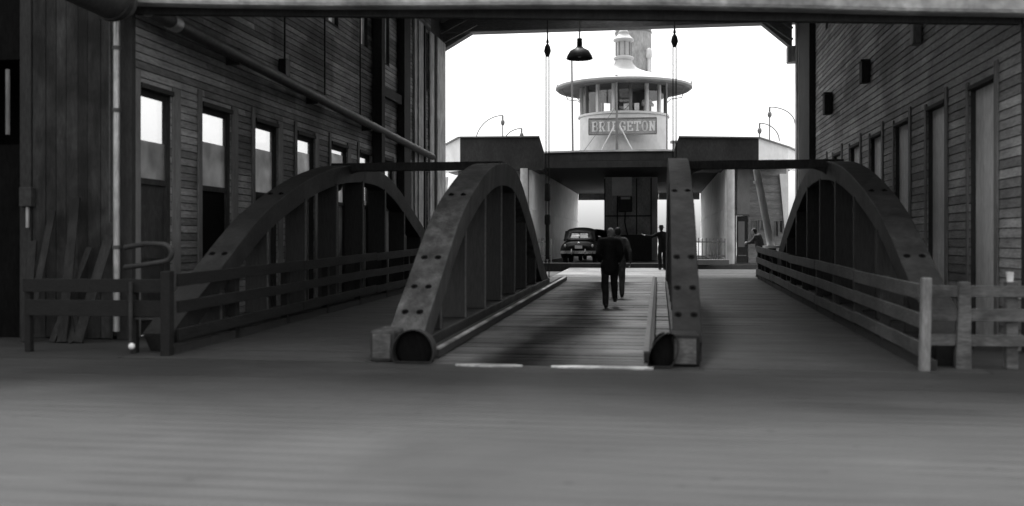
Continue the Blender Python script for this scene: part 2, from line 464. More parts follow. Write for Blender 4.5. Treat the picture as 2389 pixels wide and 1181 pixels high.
# steel threshold where the road meets the ramp
t = thing('threshold_plate', 'worn shiny steel strip across the foot of the ramp roadway', 'steel strip', (-1.6, 12.4, 0))
b = MB(); b.prism([(-0.98, -0.041), (-0.884, -0.068), (-0.789, -0.102), (-0.693, -0.102), (-0.598, -0.114), (-0.502, -0.116), (-0.407, -0.092), (-0.311, -0.096), (-0.216, -0.076), (-0.12, -0.04), (-0.12, 0.041), (-0.216, 0.074), (-0.311, 0.096), (-0.407, 0.094), (-0.502, 0.1), (-0.598, 0.097), (-0.693, 0.099), (-0.789, 0.1), (-0.884, 0.065), (-0.98, 0.039)], 'z', .004, .02)
b.build('strip', M['threshold'], t)
b = MB(); b.prism([(0.25, -0.044), (0.392, -0.074), (0.534, -0.104), (0.677, -0.101), (0.819, -0.118), (0.961, -0.107), (1.103, -0.103), (1.246, -0.104), (1.388, -0.109), (1.53, -0.093), (1.53, 0.109), (1.388, 0.106), (1.246, 0.111), (1.103, 0.102), (0.961, 0.11), (0.819, 0.111), (0.677, 0.1), (0.534, 0.107), (0.392, 0.064), (0.25, 0.039)], 'z', .004, .02)
b.build('strip', M['threshold'], t)

# kerbs along the roadway
def kerb(x0, x1, label):
    t = thing('kerb', label, 'kerb', ((x0 + x1) / 2, 13, 0), 0)
    b = MB(); b.beam((0, .0, zb(13.) + .07), (0, 18.6, zb(31.6) + .07), x1 - x0, .11)
    b.build('timber', M['darkwood'], t, bevel=.01)
    b = MB(); sx = (x1 - x0) / 2 - .03
    sgn = 1 if x0 < -1.7 else -1
    b.beam((sgn * sx, .0, zb(13.) + .135), (sgn * sx, 18.6, zb(31.6) + .135), .07, .02)
    b.build('edge_strip', M['worn'] if sgn > 0 else M['pipe'], t)
    return t
kerb(-3.13, -2.93, 'timber kerb with bright steel edge left of the ramp roadway')
kerb(-.2, -.07, 'dark timber kerb with dull edge right of the ramp roadway')

# ================================================================ ARCH TRUSSES
PROF = [(12.95, .28), (13.4, .6), (13.8, .85), (14.3, 1.17), (14.8, 1.5), (15.4, 1.87), (16.1, 2.2), (16.9, 2.5), (17.8, 2.78), (18.8, 3.0), (19.8, 3.12),
        (20.8, 3.15), (21.7, 3.08), (22.6, 2.86), (23.4, 2.55), (24.2, 2.2), (25.0, 1.85), (25.8, 1.42), (26.6, 1.0), (27.4, .68), (28.2, .4)]
def arch_truss(xc, wid, stretch, dz, label, y_start=12.95, blocks=(-.3, .26), hang_w=.42, tm='truss'):
    t = thing('arched_truss', label, 'bridge truss', (xc, y_start, 0), 0, 'arched trusses of the transfer bridge')
    P = [((y - 12.95) * stretch, z + dz * math.sin(PI * min(1, (y - 12.95) / 15.3)) + zb(y_start + (y - 12.95) * stretch) * .5) for y, z in PROF]
    # refine and smooth
    def cr(p0, p1, p2, p3, u):
        return tuple(0.5 * ((2 * p1[i]) + (-p0[i] + p2[i]) * u + (2 * p0[i] - 5 * p1[i] + 4 * p2[i] - p3[i]) * u * u + (-p0[i] + 3 * p1[i] - 3 * p2[i] + p3[i]) * u ** 3) for i in (0, 1))
    Q = []
    for i in range(len(P) - 1):
        p0, p1, p2, p3 = P[max(i - 1, 0)], P[i], P[i + 1], P[min(i + 2, len(P) - 1)]
        for u in (0, .25, .5, .75): Q.append(cr(p0, p1, p2, p3, u))
    Q.append(P[-1])
    thick = .46 if blocks else .39
    inner = []
    for i, q in enumerate(Q):
        a, c = Q[max(i - 1, 0)], Q[min(i + 1, len(Q) - 1)]
        dy, dz_ = c[0] - a[0], c[1] - a[1]
        l = math.hypot(dy, dz_)
        inner.append((q[0] + dz_ / l * thick, q[1] - dy / l * thick))
    b = MB()
    n = len(Q)
    vs = []
    for (o_, i_) in zip(Q, inner):
        vs += [(-wid / 2, o_[0], o_[1]), (wid / 2, o_[0], o_[1]), (wid / 2 - .035, i_[0], i_[1]), (-wid / 2 + .035, i_[0], i_[1])]
    fs = [(0, 1, 2, 3), (4 * n - 1, 4 * n - 2, 4 * n - 3, 4 * n - 4)]
    for i in range(n - 1):
        for k in range(4):
            fs.append((4 * i + k, 4 * (i + 1) + k, 4 * (i + 1) + (k + 1) % 4, 4 * i + (k + 1) % 4))
    b.add(vs, fs)
    # projecting cover plate along the back of the arch
    b.build('arch', M[tm], t, smooth=True, bevel=.012)
    end = Q[-1][0]
    b = MB(); b.beam((0, .2, zb(y_start) + .13), (0, end + .3, zb(y_start + end) + .13), wid, .26)
    b.build('bottom_chord', M['truss'], t, bevel=.015)
    # bolts with dark washers on the upper face, in pairs
    for i in (4, 9, 14, 26):
        q, c = Vector((0, *Q[i])), Vector((0, *Q[i + 1]))
        d = (c - q).normalized(); nrm = Vector((0, -d.z, d.y))
        for sx in (-.11, .1):
            p = q + Vector((sx, 0, 0))
            bb = MB(); bb.tube([p - nrm * .01, p + nrm * .008], .05, 12); bb.tube([p + nrm * .008, p + nrm * .026], .026, 6)
            bb.build('bolt', M['boltdark'], t)
    # hangers
    y = 1.35 * stretch
    step = 1.88
    hs = []
    while y < end - .8:
        # underside height at y
        zi = None
        for i in range(len(inner) - 1):
            if min(inner[i][0], inner[i + 1][0]) <= y <= max(inner[i][0], inner[i + 1][0]):
                u = (y - inner[i][0]) / (inner[i + 1][0] - inner[i][0] + 1e-9)
                zi = inner[i][1] + u * (inner[i + 1][1] - inner[i][1])
        z0 = zb(y_start + y) + .26
        if zi and zi > z0 + .15:
            bb = MB(); bb.box(-hang_w / 2, hang_w / 2, y - .07, y + .07, z0, zi + .04)
            h = bb.build('hanger', M['trussdark'], t, bevel=.008)
            bb = MB(); bb.box(hang_w / 2 - .01, hang_w / 2 + .015, y - .085, y - .05, z0, zi + .0)
            bb.build('edge_iron', M['pipe'], h)  # paler strip stands in for light caught along the hanger edge
        y += step
    if blocks:
        bb = MB(); bb.box(blocks[0], blocks[1], -.35, .55, .006, .42)
        e_ = bb.build('end_block', M[tm], t, bevel=.04)
        bb = MB(); bb.box(blocks[0] + .05, blocks[1] - .05, -.362, -.352, .05, .37); bb.build('end_grain', M['fencefront'], e_, bevel=.004)
    return t, Q
tL, QI = arch_truss(-3.4, .5, 1.0, 0, 'arched truss left of the ramp roadway, tall and seen side-on, with upright hangers', blocks=(-.39, -.05), tm='streaked')
tR, _ = arch_truss(0.36, .38, 1.0, .06, 'arched truss right of the ramp roadway, seen end-on as a grey pillar', blocks=(-.22, .15), hang_w=.3, tm='plaintruss')
tLO, _ = arch_truss(-7.05, .45, 1.24, .12, 'arched truss behind the left fence beside the windowed wall', y_start=13.1, blocks=False)
tRO, _ = arch_truss(3.66, .45, 1.24, .08, 'arched truss behind the right fence beside the boarded doors', y_start=13.0, blocks=False)

# rounded wheel guards by the end blocks (part of the trusses)
def guard(t, cx, cz, rx, rz, tilt, ln):
    # short flared hood of bent plate, open to the front and closing towards the back
    vs, fs = [], []
    n, m_ = 28, 10
    for side, k in ((0, 1.0), (1, .955)):
        for j in range(m_ + 1):
            u = j / m_
            sc = max(math.cos(u * PI / 2), .02) * k
            for i in range(n):
                a = 2 * PI * i / n
                p = Vector((rx * sc * math.cos(a), 0, rz * sc * math.sin(a)))
                p = Matrix.Rotation(tilt, 3, 'Y') @ p
                vs.append((cx + p.x, -.46 + ln * math.sin(u * PI / 2) * (1 if side == 0 else .93), max(cz + p.z, .012 + .01 * side)))
    for side in (0, 1):
        o_ = side * (m_ + 1) * n
        for j in range(m_):
            for i in range(n):
                fs.append((o_ + j * n + i, o_ + j * n + (i + 1) % n, o_ + (j + 1) * n + (i + 1) % n, o_ + (j + 1) * n + i))
    for i in range(n):
        fs.append((i, (i + 1) % n, (m_ + 1) * n + (i + 1) % n, (m_ + 1) * n + i))
    b = MB(); b.add(vs, fs)
    o = b.build('wheel_guard', M['truss'], t, smooth=True)
    b = MB(); b.ball((cx, -.33, cz + .02), (rx * .88, .04, rz * .85), 16, 8); b.build('hollow_lining', M['black'], o, smooth=True)  # black plug stands in for the shade inside the hood
guard(tL, .22, .15, .28, .3, R(10), .75)
guard(tR, -.31, .17, .17, .3, R(24), .6)
def cross_beam(x0, x1, y, z, label):
    t = thing('cross_beam', label, 'beam', ((x0 + x1) / 2, y, z), 0, 'cross beams between the arched trusses')
    h = (x1 - x0) / 2
    b = MB(); b.box(-h, h, -.12, .12, -.09, .09)
    b.build('beam', M['darkwood'], t, bevel=.01)
    for s in (-1, 1):
        b = MB(); b.prism([(s * h, -.09), (s * (h - .62), -.09), (s * (h - .42), -.16), (s * (h - .26), -.3), (s * (h - .18), -.5), (s * h, -.6)], 'y', -.05, .05)
        b.build('knee_plate', M['darkwood'], t)
cross_beam(-7.28, -3.4, 21.4, 3.26, 'dark beam joining the two left arched trusses at their tops')
cross_beam(.3, 3.8, 21.4, 3.22, 'dark beam joining the two right arched trusses at their tops')

# ================================================================ FENCES
def rail_fence(x, y0, y1, side, rails, m, label, posts, postm, post_h, mainpost=True):
    t = thing('rail_fence', label, 'fence', (x, y0, 0), 0)
    for (za, zc) in rails:
        n = int((y1 - y0) / 5) + 1
        for k in range(n):
            a, c = y0 + (y1 - y0) * k / n, y0 + (y1 - y0) * (k + 1) / n - .01
            b = MB(); zm = (za + zc) / 2
            b.beam((random.uniform(-.006, .006), a - y0, zb(a) + zm), (random.uniform(-.006, .006), c - y0, zb(c) + zm + random.uniform(-.022, .022)), .045, zc - za)
            b.build('rail', m, t, bevel=.006)
    for yy in posts:
        b = MB(); b.box(side * .03 if side > 0 else side * .16, side * .16 if side > 0 else side * .03, yy - y0 - .07, yy - y0 + .07, zb(yy), zb(yy) + rails[0][1] - .02)
        b.build('post', postm, t, bevel=.008)
    b = MB(); b.beam((side * .12, 0, zb(y0) + .06), (side * .12, y1 - y0, zb(y1) + .06), .16, .13)
    b.build('sill', M['darkwood'], t, bevel=.01)
    return t
RL = [(.95, 1.13), (.58, .75), (.19, .36)]
fL = rail_fence(-6.66, 12.95, 32.5, -1, RL, M['fencedark'], 'long three-rail timber fence along the left walkway', [15.0 + 2.2 * k for k in range(8)], M['fencedark'], 1.15)
fL2 = MB(); fL2.box(-.16, -.02, -.2, -.06, 0, 1.18)
fL2.build('end_post', M['fencedark'], fL, bevel=.012)
RR = [(.87, 1.06), (.52, .70), (.17, .35)]
fR = rail_fence(3.18, 12.75, 33.4, 1, RR, M['fence'], 'long three-rail timber fence along the right walkway', [15.1 + 2.0 * k for k in range(9)] + [32.2, 33.3], M['darkwood'], 1.06)
b = MB(); b.add([(-.03, -.12, 0), (.09, -.12, 0), (.09, 0, 0), (-.03, 0, 0), (.0, -.12, 1.15), (.11, -.12, 1.15), (.11, 0, 1.15), (.0, 0, 1.15)],
                [(0, 3, 2, 1), (4, 5, 6, 7), (0, 1, 5, 4), (1, 2, 6, 5), (2, 3, 7, 6), (3, 0, 4, 7)])
b.build('end_post', M['fencepale'], fR, bevel=.015)

t = thing('rail_fence', 'short dark fence of two rails across the left front, before the battered wall', 'fence', (-7.9, 13, 0))
for za, zc, x0 in ((.87, 1.06, -1.15), (.53, .76, -1.1)):
    b = MB(); b.box(x0, 1.1, -.03, .03, za, zc); b.build('rail', M['fencedark'], t, bevel=.006)
for x in (-1.12, .52):
    b = MB(); b.box(x - .045, x + .045, .035, .13, 0, .9); b.build('post', M['fencedark'], t, bevel=.008)
b = MB(); b.box(.58, 1.08, -.02, .03, .49, .52); b.box(1.04, 1.08, -.02, .03, .1, .49); b.build('bracket', M['steel'], t)

t = thing('rail_fence', 'short whitewashed three-rail fence across the right front corner', 'fence', (3.85, 13, 0))
for za, zc in ((.9, 1.05), (.6, .75), (.29, .43)):
    b = MB(); b.box(-.5, .62, -.03, .025, za, zc + random.uniform(-.01, .01)); b.build('rail', M['fencefront'], t, bevel=.006)
b = MB(); b.add([(-.21, -.05, 0), (-.02, -.05, 0), (-.02, .08, 0), (-.21, .08, 0), (-.16, -.05, 1.09), (-.03, -.05, 1.09), (-.03, .08, 1.09), (-.16, .08, 1.09)],
                [(0, 3, 2, 1), (4, 5, 6, 7), (0, 1, 5, 4), (1, 2, 6, 5), (2, 3, 7, 6), (3, 0, 4, 7)])
b.v = [(x, y - .0, z) for x, y, z in b.v]
b.build('post', M['fencefront'], t, bevel=.01).location = (0, -.035, 0)
b = MB(); b.box(.42, .56, .03, .15, 0, 1.09); b.build('post', M['fencefront'], t, bevel=.01)
b = MB(); b.lathe([(0, 0), (.035, 0), (.045, .11), (.05, .115), (0, .12)], (4.33, 13.09, 1.09), 16)
tag(b.build('paper_cup', M['white'], smooth=True), 'small white cup standing on the right corner fence post', 'cup')

# ================================================================ SIDE BUILDINGS
def siding(mb, x, sgn, y0, y1, z0, z1, opens, pitch=.135, thick=.02):
    z = z0
    while z < z1:
        e = min(z + pitch, z1)
        cuts = [(a, c) for a, c, za, zc in opens if z < zc - .01 and e > za + .01]
        segs, cur = [], y0
        for a, c in sorted(cuts):
            if a > cur: segs.append((cur, a))
            cur = max(cur, c)
        if cur < y1: segs.append((cur, y1))
        for a, c in segs:
            while c - a > .01:
                ln = random.uniform(2.4, 5.0)
                q = min(a + ln, c)
                if c - q < .5: q = c
                o1, o2 = x + sgn * (thick + random.uniform(0, .004)), x + sgn * .006; e_ = e; e = e - .013
                mb.add([(x, a, z), (o1, a, z), (o1, q - .003, z), (x, q - .003, z), (x, a, e), (o2, a, e), (o2, q - .003, e), (x, q - .003, e)],
                       [(0, 3, 2, 1), (4, 5, 6, 7), (0, 1, 5, 4), (1, 2, 6, 5), (2, 3, 7, 6), (3, 0, 4, 7)])
                a = q; e = e_
        z = e

def core(mb, xa, xb, y0, y1, z0, z1, opens):
    ys = sorted({y0, y1, *[o[0] for o in opens], *[o[1] for o in opens]})
    zs = sorted({z0, z1, *[o[2] for o in opens], *[o[3] for o in opens]})
    for a, c in zip(ys, ys[1:]):
        za = None
        for p, q in zip(zs, zs[1:]):
            mid = ((a + c) / 2, (p + q) / 2)
            hole = any(o[0] < mid[0] < o[1] and o[2] < mid[1] < o[3] for o in opens)
            if hole:
                if za is not None: mb.box(xa, xb, a, c, za, p); za = None
            else:
                if za is None: za = p
        if za is not None: mb.box(xa, xb, a, c, za, z1)

# ---- left building
BL = thing('shed_building', 'dark clapboard shed wall on the left with a row of tall half-glazed doors', 'building', (-8.5, 15, 0))
XO, YO = -8.5, 15.0
lw = [(15.18, 16.25), (17.4, 18.68), (19.85, 21.1), (22.3, 23.5), (24.75, 26.1), (27.2, 28.3), (29.75, 30.8), (32.2, 33.1), (34.7, 35.6)]
lopen = [(a, c, 0.0, 4.14) for a, c in lw]
uw = [(24.6, 25.4, 7.35, 9.1), (27.3, 28.1, 7.3, 9.3), (29.7, 30.45, 7.2, 9.3), (21.4, 22.1, 7.6, 9.1), (35.0, 35.7, 7.2, 9.3)]
allop = lopen + uw
b = MB(); siding(b, -8.5, 1, 15.0, 36.2, 0, 11, allop); b.v = [(x - XO, y - YO, z) for x, y, z in b.v]
b.build('siding', M['sidingL'], BL)
b = MB(); core(b, -8.65, -8.502, 14.9, 38.4, 0, 11, allop); b.v = [(x - XO, y - YO, z) for x, y, z in b.v]
b.build('wall', M['darkwood'], BL)
def left_bay(i, a, c):
    cl = 2.66      # sill height of the glazing above the door panel
    mid = [3.3, 3.5, 3.6, 3.76, 3.95, 2.8, 3.5, 3.3, 3.2][i]   # meeting rail: clear above, whitewashed below
    f = MB()
    xr = -.09
    for z0, z1 in ((cl - .1, cl), (4.04, 4.137)):
        f.box(xr - .04, xr + .03, a - YO + .035, c - YO - .035, z0, z1)
    f.box(xr - .05, xr + .03, a - YO + .002, a - YO + .035, 0.02, 4.136); f.box(xr - .05, xr + .03, c - YO - .035, c - YO - .002, 0.02, 4.136)
    w_ = f.build('window', M['darkwood'], BL)
    p = MB(); p.box(xr - .008, xr - .002, a - YO + .035, c - YO - .035, mid, 4.04); p.build('pane', M['pane'], w_)
    p = MB(); p.box(xr - .008, xr - .002, a - YO + .035, c - YO - .035, cl, mid - .003); p.build('pane', M['frostL' if i in (3, 4, 5) else 'frost'], w_)
    d = MB(); d.box(xr - .05, xr - .01, a - YO + .035, c - YO - .035, .02, cl - .1)
    for k in range(2):
        d.box(xr - .01, xr + .01, a - YO + .14, c - YO - .14, .25 + k * 1.05, 1.1 + k * (cl - 1.55))
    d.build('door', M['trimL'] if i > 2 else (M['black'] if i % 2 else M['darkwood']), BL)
for i, (a, c) in enumerate(lw):
    left_bay(i, a, c)
    # trim board on each side and lintel
    tb = MB(); tb.box(.022, .05, a - YO - .17, a - YO - .01, .01, 4.42); tb.box(.022, .05, c - YO + .01, c - YO + .3, .01, 4.3)
    tb.build('trim', M['trimL'], BL, bevel=.004)
    tb = MB(); tb.box(.022, .075, a - YO - .009, c - YO + .009, 4.14, 4.22)
    tb.build('lintel', M['darkwood'], BL)
for a, c, za, zc in uw:
    f = MB(); f.box(-.2, -.1, a - YO + .002, a - YO + .05, za + .002, zc - .002); f.box(-.2, -.1, c - YO - .05, c - YO - .002, za + .002, zc - .002)
    f.box(-.2, -.1, a - YO + .05, c - YO - .05, za + .002, za + .06)
    w_ = f.build('window', M['paleboard'], BL)
    p = MB(); p.box(-.15, -.145, a - YO + .05, c - YO - .05, za + .06, zc - .002); p.build('pane', M['frostL'], w_)
# pale boards near the open end, and posts
for k, (ya, yb, mm) in enumerate(((33.4, 33.75, 'paleboard'), (33.9, 34.6, 'paleboard'), (34.75, 34.95, 'darkwood'), (35.75, 36.4, 'paleboard'), (36.5, 36.7, 'darkwood'), (36.75, 38.2, 'paleboard'))):
    b = MB(); b.box(.03 + .004 * k, .1 + .02 * (k % 3), ya - YO, yb - YO, 0.01, 9.4)
    b.build('cover_board', M[mm], BL, bevel=.006)
for ya, yb, xx in ((28.4, 28.75, .35), (31.3, 32.1, .28)):
    b = MB(); b.box(.06, xx, ya - YO, yb - YO, 0.01, 10.8)
    b.build('post', M['darkwood'], BL, bevel=.01)
b = MB(); b.box(.08, .2, 28.76 - YO, 31.29 - YO, 6.05, 6.35); b.build('rail', M['darkwood'], BL)
# return wall facing the camera, battered planks
b = MB(); x = -10.2
while x < -8.72:
    w_ = random.uniform(.16, .24)
    b.box(x - XO, min(x + w_ - .01, -8.7) - XO, -.1 - random.uniform(.0, .02), -.0, random.uniform(0, .06), 11)
    x += w_
b.build('front_planks', M['battered'], BL)
b = MB(); b.box(-10.3 - XO, -8.65 - XO, .01, .15, 0, 11); b.build('front_wall', M['darkwood'], BL)
b = MB(); b.box(-.2, .06, -.14, -.005, 0, 11); b.build('corner_post', M['darkwood'], BL, bevel=.012)
b = MB(); b.box(-10.42 - XO, -10.22 - XO, -.14, .1, 0, 11); b.build('corner_post', M['darkwood'], BL, bevel=.012)
# shed interior beyond the corner: black doorway
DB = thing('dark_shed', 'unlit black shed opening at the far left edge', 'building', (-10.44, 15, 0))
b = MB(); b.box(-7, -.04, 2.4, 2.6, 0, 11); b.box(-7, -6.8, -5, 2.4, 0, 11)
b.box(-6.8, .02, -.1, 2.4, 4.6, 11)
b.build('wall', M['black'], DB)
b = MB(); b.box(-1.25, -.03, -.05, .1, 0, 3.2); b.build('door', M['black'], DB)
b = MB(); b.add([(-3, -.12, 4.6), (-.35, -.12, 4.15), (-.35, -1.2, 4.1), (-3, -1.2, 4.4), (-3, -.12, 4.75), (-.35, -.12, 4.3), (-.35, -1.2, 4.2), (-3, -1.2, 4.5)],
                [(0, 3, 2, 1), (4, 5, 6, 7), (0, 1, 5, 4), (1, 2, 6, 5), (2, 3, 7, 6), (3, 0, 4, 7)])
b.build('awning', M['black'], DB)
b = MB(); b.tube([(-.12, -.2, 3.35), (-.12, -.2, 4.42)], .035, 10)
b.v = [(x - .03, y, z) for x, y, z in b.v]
b.build('conduit', M['trimL'], DB, smooth=True)  # pale tube stands in for a thin slit of light

for y, z0, z1, bx in ((21.3, 5.35, 9.2, True), (24.0, 5.3, 8.2, False), (27.0, 4.9, 9.4, False)):
    b = MB(); b.tube([(.12, y - YO, z0), (.12, y - YO, z1)], .022, 8); c_ = b.build('conduit', M['steel'], BL, smooth=True)
    if bx:
        b = MB(); b.box(.03, .2, y - YO - .14, y - YO + .14, z0 - .02, z0 + .36); b.build('junction_box', M['steel'], c_, bevel=.01)
# ---- right building
BR = thing('shed_building', 'grey clapboard shed wall on the right with a row of tall boarded doors', 'building', (5.2, 15, 0))
XR = 5.2
rd = [(16.3, 17.6), (19.0, 20.25), (21.64, 22.95), (24.2, 25.5), (26.75, 28.1), (29.4, 30.75), (31.97, 33.3), (34.5, 35.8)]
ropen = [(a, c, 0, 4.13) for a, c in rd]
ruw = [(31.75, 32.25, 8.3, 9.5), (30.15, 30.4, 8.9, 9.5)]
b = MB(); siding(b, 5.2, -1, 15.25, 34.2, 0, 11, ropen + ruw, .15); b.v = [(x - XR, y - YO, z) for x, y, z in b.v]
b.build('siding', M['sidingR'], BR)
b = MB(); core(b, 5.202, 5.5, 14.9, 38.4, 0, 11, ropen + ruw); b.v = [(x - XR, y - YO, z) for x, y, z in b.v]
b.build('wall', M['darkwood'], BR)
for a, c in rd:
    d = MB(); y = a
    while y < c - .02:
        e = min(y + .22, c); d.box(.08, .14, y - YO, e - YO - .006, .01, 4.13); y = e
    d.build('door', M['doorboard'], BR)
    tb = MB(); tb.box(-.05, -.022, a - YO - .16, a - YO - .005, .01, 4.4); tb.build('trim', M['trimL'], BR, bevel=.004)
    tb = MB(); tb.box(-.05, -.022, c - YO + .005, c - YO + .13, .01, 4.28); tb.build('trim', M['trimL'], BR, bevel=.004)
    tb = MB(); tb.box(-.06, .18, a - YO + .002, c - YO - .002, 4.135, 4.2); tb.build('lintel', M['darkwood'], BR)
for a, c, za, zc in ruw:
    p = MB(); p.box(.1, .105, a - YO, c - YO, za, zc); p.build('pane', M['pane'], BR)
for k, (ya, yb, mm, dx) in enumerate(((34.2, 36.6, 'darkwood', .22), (36.62, 37.1, 'paleboard', .1), (37.15, 37.3, 'darkwood', .16), (37.35, 37.9, 'paleboard', .09), (37.95, 38.3, 'paleboard', .14))):
    b = MB(); b.box(-dx, -.003, ya - YO, yb - YO, 0.01, 10.9)
    b.build('cover_board', M[mm], BR, bevel=.006)
b = MB(); x = .04
while x < 5:
    w_ = random.uniform(.18, .26); b.box(x, x + w_ - .012, -.14 - random.uniform(0, .015), -.02, 0, 11); x += w_
b.build('front_planks', M['board'], BR)
b = MB(); b.box(-.02, 5, -.015, .12, 0, 11); b.build('front_wall', M['darkwood'], BR)
b = MB(); b.box(-.02, .036, -.2, -.02, 0, 11); b.build('corner_post', M['board'], BR)

# wall boxes on the right wall
for (y, z, s, mm, lab) in ((31.0, 5.75, .3, 'darkwood', 'small dark box on the right wall nearest the open end'),
                           (25.6, 5.8, .26, 'darkwood', 'dark box lamp midway along the right wall'),
                           (20.7, 5.75, .22, 'board', 'greyish box high on the right wall nearest the camera')):
    t = thing('wall_box', lab, 'wall box', (5.17, y, z))
    b = MB(); b.box(-s * .8, -.005, -s * .6, s * .6, -s, s); b.build('casing', M[mm], t, bevel=.02)
    b = MB(); b.box(-s * .9, -.005, -s * .7, s * .7, s + .002, s + .05); b.build('lid', M['steel'], t, bevel=.01)

# ---- portal and roof
P = thing('portal_front', 'broad pale beam and boarding across the top of the shed mouth', 'portal beam', (-1.6, 15, 5.06))
b = MB()
NB_ = 8
vs, fs = [], []
for k in range(NB_ + 1):
    u = k / NB_; xx = -7.1 + 13.88 * u; zz = .36 - .63 * u - .03 * math.sin(u * PI * 2.5)
    vs += [(xx, -.35, zz), (xx, -.05, zz), (xx, -.05, .85), (xx, -.35, .85)]
for k in range(NB_):
    for q in range(4): fs.append((4 * k + q, 4 * k + (q + 1) % 4, 4 * k + 4 + (q + 1) % 4, 4 * k + 4 + q))
fs += [(0, 3, 2, 1), (4 * NB_, 4 * NB_ + 1, 4 * NB_ + 2, 4 * NB_ + 3)]
b.add(vs, fs)
b.build('beam', M['portal'], P, bevel=.06)
b = MB(); b.box(-7.0, 6.75, -.2, -.04, .86, 6.6); b.build('boarding', M['board'], P)
b = MB(); b.prism([(-6.85, .24), (6.7, -.36), (6.7, .8), (-6.85, .8)], 'y', -.03, .1); b.build('inner_beam', M['darkwood'], P)  # dark timber shaped to draw the shadow line under the pale beam
t = thing('shed_roof', 'dark boarded roof spanning between the two shed walls', 'roof', (-1.65, 27, 11))
for xa, xb in ((-7.4, -1.3), (1.3, 7.4)):
    b = MB(); b.box(xa, xb, -12.2, 11.9, .01, .15); b.build('roof_deck', M['darkwood'], t)
b = MB(); b.box(-1.298, 1.298, -12.2, -9, .01, .15); b.build('roof_deck', M['darkwood'], t)
b = MB(); b.box(-1.298, 1.298, -8.99, 11.9, .12, .13); b.build('skylight', M['pane'], t)  # unseen roof opening, added to brighten the shed interior
for xa, xb in ((-7.4, -1.3), (1.3, 7.4)):
    b = MB(); b.box(xa, xb, -12.2, 11.9, .152, .2); b.build('gravel', M['roofgravel'], t)  # unseen pale layer, added to bounce light onto the pilot house
for k in range(6):
    b = MB(); b.box(-6.8, 6.8, -9 + k * 3.6, -8.75 + k * 3.6, -.25, .005); b.build('rafter', M['darkwood'], t)

Hh = thing('header_beam', 'dark header with corner braces over the open far end of the shed', 'header beam', (-1.8, 38.5, 9.8))
b = MB(); b.box(-6.65, 6.95, -.3, .3, .06, 1.2); b.build('beam', M['header'], Hh, bevel=.02)
b = MB(); b.box(-6.65, 6.95, -.42, -.31, .62, 1.2); b.build('fascia', M['darkwood'], Hh)
for s, xw, xi, dz in ((-1, -7.02, -5.4, 0), (1, 6.75, 5.55, -.12)):
    b = MB(); b.prism([(xw, -.78 + dz), (xi, .14), (xi + s * .02 - s * .7, .5), (xw - 0 * s, .5)], 'y', -.22, .22)
    b.build('brace', M['header'], Hh)
    for k in range(3):
        q = MB(); q.beam((xw - s * .02, -.28 - .26, -.55 + dz + k * .42), (xi - s * (.3 + .45 * k) * 0 + s * (-.0) - s * (.12) + (-s) * .45 * k * 0, -.28 - .26, .3 + k * .42), .07, .1)
        q.build('brace_rail', M['trimL'], Hh)
    c = MB(); c.box(xw - .18, xw + .18, -.33, .1, -1.35 + dz, -.72 + dz); c.build('bracket', M['paleboard'], Hh, bevel=.05)

# ================================================================ PIPES
b = MB(); b.tube([(-8.22, 15.0, 5.36), (-8.22, 22, 5.14), (-8.22, 29, 4.9), (-8.22, 35.3, 4.7)], .12, 16)
t = tag(b.build('wall_pipe', M['pipe'], smooth=True), 'long sloping grey pipe along the left wall above the windows', 'pipe')
b = MB(); b.tube([(-8.22, 15.7, 5.335), (-8.22, 15.95, 5.33)], .14, 16); b.build('coupling', M['pipepale'], t, smooth=True)
for y, z in ((18.5, 5.25), (23, 5.105), (27.5, 4.95), (32, 4.8)):
    b = MB(); b.box(-8.49, -8.2, y - .03, y + .03, z - .16, z + .16); b.build('bracket', M['steel'], t)
b = MB(); b.tube([(-8.45, 5.5, 5.6), (-8.42, 11, 5.45), (-8.4, 14.3, 5.37), (-8.4, 14.5, 5.36)], [.33, .33, .33, .27], 24)
t = tag(b.build('overhead_duct', M['pipe'], smooth=True), 'thick dark overhead duct ending at the top left corner', 'duct')
b = MB(); b.lathe([(.32, -.06), (.36, -.06), (.36, .06), (.32, .06)], (0, 0, 0), 24, close=True)
o = b.build('collar', M['steel'], t, smooth=True); o.location = (-8.4, 14.2, 5.37); o.rotation_euler = (R(90), 0, 0)
t = thing('downpipe', 'pale upright downpipe at the left corner post', 'pipe', (-8.62, 14.72, 0))
b = MB(); b.tube([(0, 0, .15), (0, 0, 2.0), (0, 0, 5.3)], .052, 14); b.build('pipe', M['pipepale'], t, smooth=True)
for z in (1.5, 3.7, 4.7):
    b = MB(); b.lathe([(.052, -.03), (.068, -.03), (.068, .03), (.052, .03)], (0, 0, z), 16, close=True); b.build('collar', M['pipe'], t, smooth=True)
b = MB(); b.tube([(-.13, .03, 1.9), (-.13, .03, 5.2)], .018, 8); b.build('conduit', M['pipe'], t, smooth=True)
b = MB(); b.tube([(-7.35, 12.92, .12), (-7.35, 12.92, 1.02)], .03, 10)
t = tag(b.build('standpipe', M['steel'], smooth=True), 'thin dark standpipe in front of the left corner', 'pipe')
b = MB(); b.ball((-7.28, 12.82, .13), .047, 20, 12)
tag(b.build('white_ball', M['bulb'], smooth=True), 'small white ball near the ground at the left corner', 'ball')
b = MB(); pts = []
for k in range(15):
    a = -PI / 2 + PI * k / 14
    pts.append((-7.25 + .16 * math.cos(a), 13.6, 1.42 + .13 * math.sin(a)))
pts = [(-8.0, 13.9, 1.2), (-7.6, 13.7, 1.24)] + pts + [(-7.55, 13.7, 1.56), (-8.0, 13.9, 1.5)]
b.tube(pts, .04, 10)
tag(b.build('bent_hose', M['steel'], smooth=True), 'bent hose looped over the dark fence by the left corner', 'hose')

